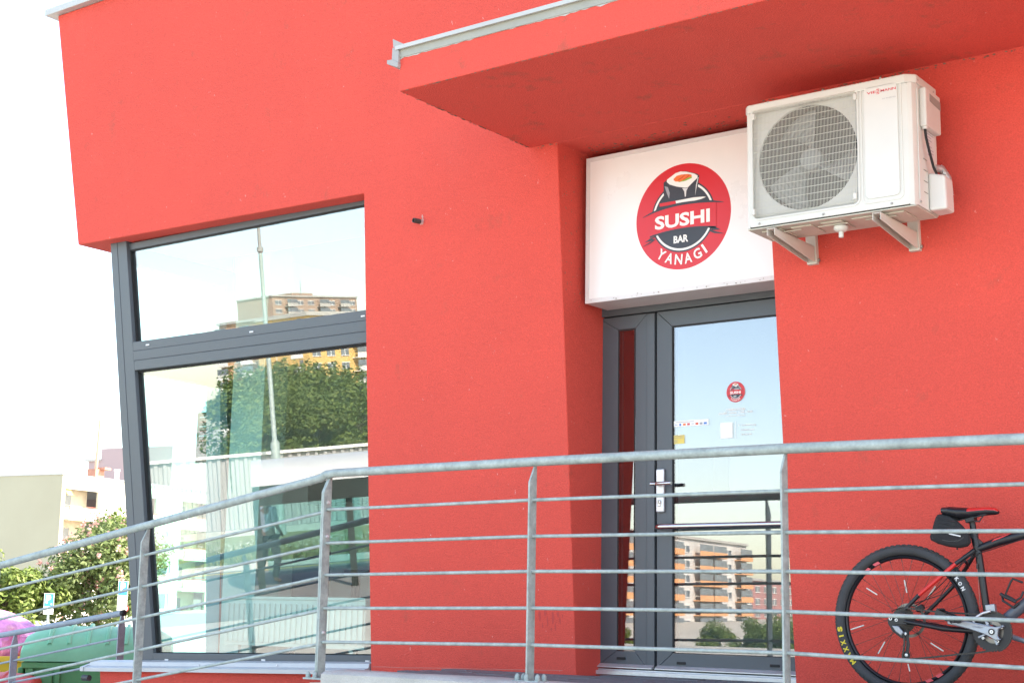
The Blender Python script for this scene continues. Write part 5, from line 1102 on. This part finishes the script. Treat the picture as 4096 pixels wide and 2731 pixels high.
mb = MB(); wallrect(mb, .301, s0, GZ-3, zr-.001); wallrect(mb, s0, 45, ztop, zr-.001); mods = [(s0+k*(sw1-s0+1.2), s1+k*(sw1-s0+1.2), sw0+k*(sw1-s0+1.2), sw1+k*(sw1-s0+1.2)) for k in range(4)]
for k, (a_, b_, c_, d_) in enumerate(mods):
    nxt = mods[k+1][0] if k < 3 else 45
    wallrect(mb, b_, c_, GZ-3, ztop); wallrect(mb, d_, nxt, GZ-3, ztop)
    for f in range(4):
        zz = -f*SH; wallrect(mb, c_, d_, wz1+zz-SH if f < 3 else GZ-3, wz0+zz)
        if f == 0: wallrect(mb, c_, d_, wz1, ztop)
    mk
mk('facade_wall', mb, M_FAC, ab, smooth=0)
M_LOG = mat('loggia_wall', (.60, .52, .40), rough=.9); M_WIN = mat('far_window', (.17, .19, .21), rough=.15, var=.3, vscale=.8)
for k, (a_, b_, c_, d_) in enumerate(mods[:3]):
    for f in range(4):
        zz = -f*SH; zfl_ = zfl+zz
        if zfl_ < GZ-1: continue
        lg = mk('loggia', MB().prism([A2(a_, 1.3, zfl_), A2(b_, 1.3, zfl_), A2(b_, 1.3, zfl_+SH-.01), A2(a_, 1.3, zfl_+SH-.01)], gd*.1).prism([A2(a_, -.5, zfl_-.12), A2(b_, -.5, zfl_-.12), A2(b_, -.5, zfl_), A2(a_, -.5, zfl_)], gd*1.79), M_LOG, ab, smooth=0)
        L_ = b_-a_
        for u0, u1, z0_, z1_ in ((.02, .22, .1, 2.1), (.32, .52, .9, 2.1)):
            mk('window', MB().prism([A2(a_+L_*u0, 1.27, zfl_+z0_), A2(a_+L_*u1, 1.27, zfl_+z0_), A2(a_+L_*u1, 1.27, zfl_+z1_), A2(a_+L_*u0, 1.27, zfl_+z1_)], gd*.02), M_WIN, lg, smooth=0)
        mk('parapet_panel', MB().prism([A2(a_+L_*.05, -.48, zfl_+.05), A2(a_+L_*.70, -.48, zfl_+.05), A2(a_+L_*.70, -.48, zfl_+.92), A2(a_+L_*.05, -.48, zfl_+.92)], gd*.05), P_WHITE, lg, smooth=0)
        mk('parapet_panel', MB().prism([A2(a_+L_*.72, -.48, zfl_+.05), A2(b_, -.48, zfl_+.05), A2(b_, -.48, zfl_+.92), A2(a_+L_*.72, -.48, zfl_+.92)], gd*.05), M_LOG, lg, smooth=0)
        mk('rail', MB().tube([A2(a_, 0, zfl_+1.02), A2(a_, -.5, zfl_+1.02), A2(b_, -.5, zfl_+1.02), A2(b_, 0, zfl_+1.02)], .035, 6).tube([A2(a_+.1, -.5, zfl_), A2(a_+.1, -.5, zfl_+1.02)], .03, 6).tube([A2(b_-.05, -.5, zfl_), A2(b_-.05, -.5, zfl_+1.02)], .03, 6), mat('rail_red', (.45, .10, .07), rough=.6), lg)
        wz = wz1+zz
        w_ = mk('window', MB().prism([A2(c_, .12, wz0+zz), A2(d_, .12, wz0+zz), A2(d_, .12, wz), A2(c_, .12, wz)], gd*.05), P_WHITE, ab, smooth=0)
        mk('pane', MB().prism([A2(c_+.12, .10, wz0+zz+.12), A2(d_-.3, .10, wz0+zz+.12), A2(d_-.3, .10, wz-.1), A2(c_+.12, .10, wz-.1)], gd*.015), mat('blind_grey', (.38, .40, .42), rough=.5) if f == 0 else M_WIN, w_, smooth=0)
aw = mk('awning', MB().prism([A2(s0+.05, .2, ztop-.05), A2(s0+(s1-s0)*.2, .2, ztop-.05), A2(s0+(s1-s0)*.16, -.3, ztop-.55), A2(s0+.05, -.3, ztop-.55)], gd*.06), P_YELLOW, ab, smooth=0)
q = PD(383, 1893, BD+6); mk('brick_chimney', MB().obox(q+V((0, 0, .0)), fd_, gd, (0, 0, 1), .55, .45, .35).obox(q+V((.5, .5, .42)), fd_, gd, (0, 0, 1), .4, .4, .1), mat('chimney_brick', (.42, .20, .14), rough=.9, var=.2, vscale=4), ab, smooth=0)
q0_, q1_ = PD(382, 1895, BD+6), PD(401, 1672, BD+6)
an_ = mk('antenna_mast', MB().tube([q0_, q0_.lerp(q1_, .5), q1_], [.16, .12, .09], 6), mat('rusty_mast', (.45, .30, .22), rough=.7), ab)
for k in (.42, .75, .9): 
    m_ = q0_.lerp(q1_, k); mk('cross_bar', MB().tube([m_-fd_*.35, m_+fd_*.35], .025, 5), MATS['rusty_mast'], an_)
q = PD(467, 1905, BD+9); mk('vent_pipe', MB().tube([q-V((0, 0, .4)), q+V((0, 0, .45))], .19, 12).tube([q+V((0, 0, .46)), q+V((0, 0, .62))], .27, 12), P_WHITE, ab)
pk0 = PD(355, 1845, 150); pz = pk0.z; pk = thing('pink_block', 'dusky pink stair tower block rising behind the pale apartment block', 'building', (pk0.x, pk0.y, GZ)); M_PK = mat('pink_render', (.36, .27, .27), rough=.9, var=.03, vscale=.2)
def P3_(s, t): return V((pk0.x, pk0.y, 0))-gd*s+fd_*t
z1_ = PD(418, 1796, 150).z; w1 = (PD(418, 1840, 150)-pk0).length
mk('wing', MB().prism([P3_(0, 0)+V((0, 0, GZ)), P3_(w1+.0, 0)+V((0, 0, GZ)), P3_(w1, 8)+V((0, 0, GZ)), P3_(0, 8)+V((0, 0, GZ))], (0, 0, pz-GZ)), M_PK, pk, smooth=0); mk('tower', MB().prism([P3_(w1+.002, 0)+V((0, 0, GZ)), P3_(w1+9, 0)+V((0, 0, GZ)), P3_(w1+9, 8)+V((0, 0, GZ)), P3_(w1+.002, 8)+V((0, 0, GZ))], (0, 0, z1_-GZ)), M_PK, pk, smooth=0)
mk('eaves', MB().prism([P3_(-.3, -.3)+V((0, 0, pz+.001)), P3_(w1-.01, -.3)+V((0, 0, pz+.001)), P3_(w1-.01, 8)+V((0, 0, pz+.001)), P3_(-.3, 8)+V((0, 0, pz+.001))], (0, 0, .2)), M_CONC, pk, smooth=0)

# ================================================================== ACROSS THE STREET (seen mirrored in the glass)
def refl(px, py, Dp, lean=True, o=.145):
    nn = WN if lean else V((0, -1, 0)); p = hit(px, py, (0, WY+o, 0), WN) if lean else PY(px, py, DY+.018)
    d = ray(px, py).normalized(); d2 = d-nn*(2*d.dot(nn)); return p+d2*(Dp-(p-CAM).length)
def block(name, label, pL, pR, depth, ztop, zbot, nx, nz, wallm, bands=None, win_w=.55, win_h=.5, sh=2.8, balc=None, roofm=None, balm=None):
    """slab block: pL, pR are the ends of the facade that faces us"""
    a = V((pL.x, pL.y, 0)); b = V((pR.x, pR.y, 0)); e = (b-a); W_ = e.length; e.normalize(); n_ = V((-e.y, e.x, 0))
    if n_.dot(V((0, 7, 0))-a) < 0: n_ = -n_
    t = thing(name, label, 'building', (*(a+e*W_/2-n_*depth/2).xy, zbot))
    mk('wall', MB().prism([a+V((0, 0, zbot)), b+V((0, 0, zbot)), b-n_*depth+V((0, 0, zbot)), a-n_*depth+V((0, 0, zbot))], (0, 0, ztop-zbot)), wallm, t, smooth=0)
    mk('roof', MB().prism([a+n_*.4-e*.3+V((0, 0, ztop+.01)), b+n_*.4+e*.3+V((0, 0, ztop+.01)), b-n_*depth+e*.3+V((0, 0, ztop+.01)), a-n_*depth-e*.3+V((0, 0, ztop+.01))], (0, 0, .5)), roofm or M_CONC, t, smooth=0)
    cw = W_/nx; wm_ = None; bm_ = None
    for j in range(nz):
        z = ztop-.7-(j+1)*sh+.9
        if z < zbot: break
        for i in range(nx):
            u = (i+.5)*cw; c = a+e*u+V((0, 0, z+sh*win_h/2))
            if balc and balc(i, j):
                if bm_ is None:
                    bm_ = mk('balcony', MB().obox(c+n_*.8-V((0, 0, sh*.45)), e, n_, (0, 0, 1), cw*.47, .8, .08).obox(c+n_*1.56-V((0, 0, sh*.26)), e, n_, (0, 0, 1), cw*.47, .04, sh*.18), balm, t, smooth=0); b0_ = c
                    gm = mk('glazing', MB().obox(c+n_*1.45+V((0, 0, sh*.16)), e, n_, (0, 0, 1), cw*.45, .02, sh*.22), M_WIN, bm_, smooth=0)
                else:
                    o_ = part_copy(bm_, 'balcony', t, c-b0_); part_copy(gm, 'glazing', o_)
            else:
                if wm_ is None:
                    wm_ = mk('window', MB().obox(c+n_*.02, e, n_, (0, 0, 1), cw*win_w/2, .06, sh*win_h/2), M_WIN, t, smooth=0); w0_ = c
                    fm = mk('window_frame', MB().obox(c+n_*.10, e, n_, (0, 0, 1), .06, .03, sh*win_h/2).obox(c+n_*.10+V((0, 0, sh*win_h/2)), e, n_, (0, 0, 1), cw*win_w/2+.08, .05, .07).obox(c+n_*.10-V((0, 0, sh*win_h/2)), e, n_, (0, 0, 1), cw*win_w/2+.08, .05, .07), P_WHITE, wm_, smooth=0)
                else:
                    o_ = part_copy(wm_, 'window', t, c-w0_); part_copy(fm, 'window_frame', o_)
    return t, a, b, e, n_
M_YEL = mat('yellow_render', (.62, .40, .14), rough=.9, var=.05, vscale=.1); M_BRN = mat('brown_render', (.36, .26, .20), rough=.9, var=.05, vscale=.1); M_ORB = mat('orange_balcony', (.68, .34, .16), rough=.7); M_GRY = mat('grey_panel', (.56, .54, .51), rough=.9, var=.08, vscale=.2); M_RDB = mat('dark_red_panel', (.40, .20, .19), rough=.9)
yl, yr_ = refl(1225, 1262, 300), refl(1700, 1225, 330)
block('yellow_block', 'yellow panel apartment block mirrored in the upper right of the big window', yl, yr_, 14, refl(1440, 1262, 312).z, -2, 9, 8, M_YEL, balc=lambda i, j: i % 4 == 3, balm=P_WHITE)
ol, orr = refl(873, 1282, 320), refl(1224, 1270, 302)
block('orange_block', 'apartment block with white balconies mirrored left of the yellow one', ol, orr, 14, refl(1000, 1285, 312).z, -2, 7, 8, mat('pale_orange_render', (.56, .36, .22), rough=.9), balc=lambda i, j: i % 2 == 0, balm=P_WHITE)
bl_, br_ = refl(1090, 1203, 480), refl(1425, 1185, 510)
bb_ = block('brown_block', 'brown terraced apartment block mirrored above the yellow one', bl_, br_, 16, refl(1250, 1190, 495).z, 0, 8, 6, M_BRN, balc=lambda i, j: i in (1, 4, 6), balm=M_CONC)
p_ = refl(1235, 1165, 497); tz = p_.z; mk('penthouse', MB().obox((p_.x-bb_[4].x*6, p_.y-bb_[4].y*6, tz-2.2), bb_[3], bb_[4], (0, 0, 1), 5.0, 3, 2.0), M_BRN, bb_[0], smooth=0)
p_ = refl(1200, 1135, 497); mk('antenna', MB().tube([V((p_.x, p_.y, tz-1)), V((p_.x, p_.y, p_.z+1))], .12, 5), M_GALV, bb_[0])
# blocks mirrored in the door
a1, a2 = refl(2440, 2118, 265, False), refl(2985, 2195, 330, False); top_z = refl(2690, 2140, 285, False).z
block('terrace_block', 'grey panel block with rows of orange balconies mirrored in the door glass', a1, a2, 14, top_z, -12, 9, 9, M_GRY, balc=lambda i, j: i % 3 != 1, balm=M_ORB, sh=2.9)
a1, a2 = refl(2975, 2300, 340, False), refl(3230, 2345, 400, False)
block('red_block', 'dark red panel block mirrored at the right of the door glass', a1, a2, 14, refl(3060, 2325, 360, False).z, -12, 8, 7, M_RDB, win_w=.5)
# trees across the street
ti = 0
proto = None
for px, py, D_, s_ in ((1420, 1520, 82, 1.0), (1300, 1505, 88, 1.1), (1190, 1490, 84, 1.05), (1080, 1500, 90, 1.1), (980, 1520, 86, 1.0), (1370, 1560, 74, .85), (1140, 1570, 76, .9), (1250, 1600, 70, .8), (1040, 1620, 70, .8)):
    p = refl(px, py, D_); h = p.z-GZ; ls = ('nearest the red pier', 'second from the red pier', 'third from the red pier', 'fourth from the red pier', 'fifth from the red pier', 'lower, nearest the pier', 'lower, below the yellow block', 'lowest, right of the lamp post', 'lowest, behind the lamp post')[ti]
    lab_ = 'dense green tree mirrored in the big window, '+ls
    if proto is None: proto = tree('hillside_tree', lab_, (p.x, p.y, GZ), 6.0, 3.0, 31, LEAF3, n=12000, leaf=.15, trunk_h=.05, group='trees mirrored in the window', lobes=30); proto.scale = (h/6.0,)*3
    else: copy_tree(proto, (p.x, p.y, GZ), random.uniform(0, 6.28), h/6.0, lab_)
    ti += 1
for i, (px, py, D_, lb) in enumerate(((2860, 2500, 170, 'green tree mirrored at the foot of the balconied block'), (3010, 2490, 180, 'green tree mirrored between the two blocks in the door'), (3120, 2480, 175, 'green tree mirrored below the dark red block'), (2500, 2560, 165, 'green tree mirrored low in the narrow side light'))):
    p = refl(px, py, D_, False); g = gh(p.x, p.y); h = max(3, p.z-g); copy_tree(proto, (p.x, p.y, g), i*1.3, h/6.0, lb)['group'] = 'trees mirrored in the door'
# street lamp, fence, shelter
pb_ = refl(1130, 2190, 40); lp = thing('lamp_post', 'tall galvanised lamp post mirrored in the middle of the big window', 'lamp post', (pb_.x, pb_.y, GZ+.08))
pole = mk('pole', MB().tube([(pb_.x, pb_.y, GZ+.08), (pb_.x, pb_.y, GZ+2.5), (pb_.x, pb_.y, GZ+2.6), (pb_.x, pb_.y, 6.2)], [.13, .12, .065, .052], 16), M_GALV, lp, smooth=50); mk('upper_pole', MB().tube([(pb_.x, pb_.y, 6.2), (pb_.x, pb_.y, 9.0), (pb_.x+.3, pb_.y+.3, 9.5), (pb_.x+1.2, pb_.y+1.1, 9.7)], [.045, .04, .04, .04], 12), M_GALV, lp, smooth=50)
mk('collar', MB().cyl((pb_.x, pb_.y, 6.15), (pb_.x, pb_.y, 6.27), .085, 16), M_GALV, lp); mk('lamp_head', MB().obox((pb_.x+1.5, pb_.y+1.4, 9.72), (.7, .7, 0), (-.7, .7, 0), (0, 0, 1), .4, .14, .07), M_GALV, lp, smooth=0, bevel=.03)
fn_ = thing('metal_fence', 'white corrugated metal fence mirrored behind the lamp post', 'fence', RP(0, 9.0, GZ)); fz0 = GZ+.25; fz1 = refl(1300, 1795, 42).z
M_FEN = mat('fence_white', (.36, .345, .345), rough=.5, var=.06, vscale=.8); sheet = None
for i in range(11):
    s_ = -9+i*1.2
    if sheet is None:
        pts = []
        for k in range(5):
            for u, o_ in ((.0, 0), (.10, 0), (.13, .05), (.21, .05)): pts.append(RP(s_+k*.24+u, 9.0-o_, fz0))
        mb = MB(); a_ = mb.vs(pts); b_ = mb.vs([p+V((0, 0, fz1-fz0)) for p in pts])
        for k in range(len(a_)-1): mb.face((a_[k], a_[k+1], b_[k+1], b_[k]))
        sheet = mk('sheet_panel', mb, M_FEN, fn_, smooth=0); so_ = sheet.modifiers.new('s', 'SOLIDIFY'); so_.thickness = .008
    else: part_copy(sheet, 'sheet_panel', fn_, RE*(i*1.2))
mk('base_wall', MB().prism([RP(-9, 8.85, GZ), RP(4.2, 8.85, GZ), RP(4.2, 9.2, GZ), RP(-9, 9.2, GZ)], (0, 0, .24)), M_CONC, fn_, smooth=0); mk('top_cap', MB().prism([RP(-9, 8.88, fz1+.002), RP(4.2, 8.88, fz1+.002), RP(4.2, 9.1, fz1+.002), RP(-9, 9.1, fz1+.002)], (0, 0, .08)), P_WHITE, fn_, smooth=0)
# grass and daisies on the verge
rnd = random.Random(4); mb = MB()
for _ in range(9000):
    p = RP(rnd.uniform(-16, 14), abs(rnd.gauss(0, 1.6))+.15, GZ+.08); a_ = rnd.uniform(0, 6.28); h = rnd.uniform(.08, .3); w_ = .025; d = V((cos(a_), sin(a_), 0)); l_ = V((rnd.gauss(0, .08), rnd.gauss(0, .08), h))
    mb.poly([p-d*w_, p+d*w_, p+l_])
tag(mk('verge_grass', mb, leaf_mat('grass_blades', (.10, .13, .03), (.28, .27, .09)), smooth=0), 'dry green grass on the verge mirrored below the fence', 'grass', kind='stuff')
mb = MB()
for _ in range(2200):
    p = RP(rnd.uniform(-10, 10), rnd.gauss(2.2, .7), GZ+.08+rnd.uniform(.15, .32)); r_ = .028
    mb.poly([p+V((r_*cos(k*1.257), r_*sin(k*1.257), rnd.uniform(-.005, .005))) for k in range(5)])
tag(mk('verge_daisies', mb, flat('daisy_white', (.75, .74, .66)), smooth=0), 'white daisies scattered in the verge grass mirrored in the window', 'flowers', kind='stuff')
sc = refl(1300, 1990, 27); sh_ = thing('bus_shelter', 'bus shelter with a rounded white roof mirrored low in the big window', 'shelter', (sc.x, sc.y, GZ)); sr0 = refl(1010, 1990, 27); ed = (sc-sr0); ed.z = 0; ed.normalize(); nd = V((-ed.y, ed.x, 0)); zt_ = refl(1300, 1830, 27).z; zb_ = refl(1300, 1995, 27).z
if nd.dot(V((0, 7, 0))-sc) < 0: nd = -nd
s00 = V((sr0.x, sr0.y, 0))
pr = [(.0, zb_), (.0, zb_+.34), (-.06, zb_+.48), (-.3, zt_-.08), (-.8, zt_+.04), (-1.5, zt_), (-1.5, zb_+.02)]
mk('roof', MB().prism([s00+nd*y+V((0, 0, z)) for y, z in pr], ed*3.2), mat('shelter_white', (.46, .47, .48), rough=.3, var=.03), sh_, smooth=40)
mk('fascia', MB().prism([s00+nd*.012+V((0, 0, zb_-.02)), s00+nd*.012+V((0, 0, zb_+.33)), s00+nd*.002+V((0, 0, zb_+.33)), s00+nd*.002+V((0, 0, zb_-.02))], ed*3.2), mat('shelter_dark', (.02, .028, .026), rough=.4), sh_, smooth=0)
for k in (.05, 1.70, 3.12):
    c = s00+ed*k-nd*.12; mk('post', MB().obox((c.x, c.y, (GZ+zb_)/2), ed, nd, (0, 0, 1), .06, .06, (zb_-GZ)/2-.003), MATS['shelter_dark'], sh_, smooth=0)
for k in (.1, 1.25): mk('back_pane', MB().obox((*(s00+ed*(k+.95)-nd*1.4).xy, GZ+1.0), ed, nd, (0, 0, 1), .9, .004, .8), M_GLASSP, sh_, smooth=0)
# a passer-by in a white shirt, mirrored in the lower pane
pp = refl(1085, 2270, 29); px_, py_ = pp.x, pp.y
ps = thing('person', 'person in a white shirt and dark trousers walking, mirrored in the big window', 'person', (px_, py_, GZ))
def skin(name, joints, edges, m, sub=2):
    me = bpy.data.meshes.new(name); me.from_pydata([(j[0], j[1], j[2]) for j in joints], edges, []); me.materials.append(m); o = bpy.data.objects.new(name, me); COL.objects.link(o); o.parent = ps
    sk = o.modifiers.new('skin', 'SKIN'); sk.use_smooth_shade = True
    for i, j in enumerate(joints): me.skin_vertices[0].data[i].radius = (j[3], j[4] if len(j) > 4 else j[3])
    me.skin_vertices[0].data[0].use_root = True
    s_ = o.modifiers.new('sub', 'SUBSURF'); s_.levels = sub; s_.render_levels = sub; return o
J = [(0, 0, .92, .13, .10), (0, .01, 1.12, .12, .09), (0, .0, 1.34, .15, .095), (0, .0, 1.47, .055), (0, -.02, 1.56, .06), (0, -.03, 1.66, .085, .10), (0, -.02, 1.73, .06),
     (.17, 0, 1.40, .055), (.22, .03, 1.14, .042), (.20, -.12, .95, .03), (.19, -.17, .88, .03), (-.17, 0, 1.40, .055), (-.22, .0, 1.14, .042), (-.21, -.02, .90, .03), (-.20, -.04, .82, .03),
     (.09, 0, .85, .085), (.10, -.10, .48, .058), (.10, .02, .09, .042), (.10, -.13, .035, .035), (-.09, 0, .85, .085), (-.10, .10, .48, .058), (-.10, .26, .12, .042), (-.10, .16, .035, .035)]
E_ = [(0, 1), (1, 2), (2, 3), (3, 4), (4, 5), (5, 6), (2, 7), (7, 8), (8, 9), (9, 10), (2, 11), (11, 12), (12, 13), (13, 14), (0, 15), (15, 16), (16, 17), (17, 18), (0, 19), (19, 20), (20, 21), (21, 22)]
skin('body', J, E_, mat('skin_tone', (.48, .27, .18), rough=.55))
fat = lambda idx, g: [(*J[i][:3], J[i][3]+g, (J[i][4] if len(J[i]) > 4 else J[i][3])+g) for i in idx]
skin('shirt', fat([0, 1, 2, 7, 8, 11, 12], .022), [(0, 1), (1, 2), (2, 3), (3, 4), (2, 5), (5, 6)], mat('shirt_white', (.75, .75, .76), rough=.8))
skin('trousers', fat([0, 15, 16, 17, 19, 20, 21], .02), [(0, 1), (1, 2), (2, 3), (0, 4), (4, 5), (5, 6)], mat('trousers_dark', (.03, .032, .04), rough=.8))
skin('hair', [(0, .0, 1.68, .09, .10), (0, .0, 1.75, .08, .09)], [(0, 1)], mat('hair_brown', (.05, .03, .02), rough=.6))
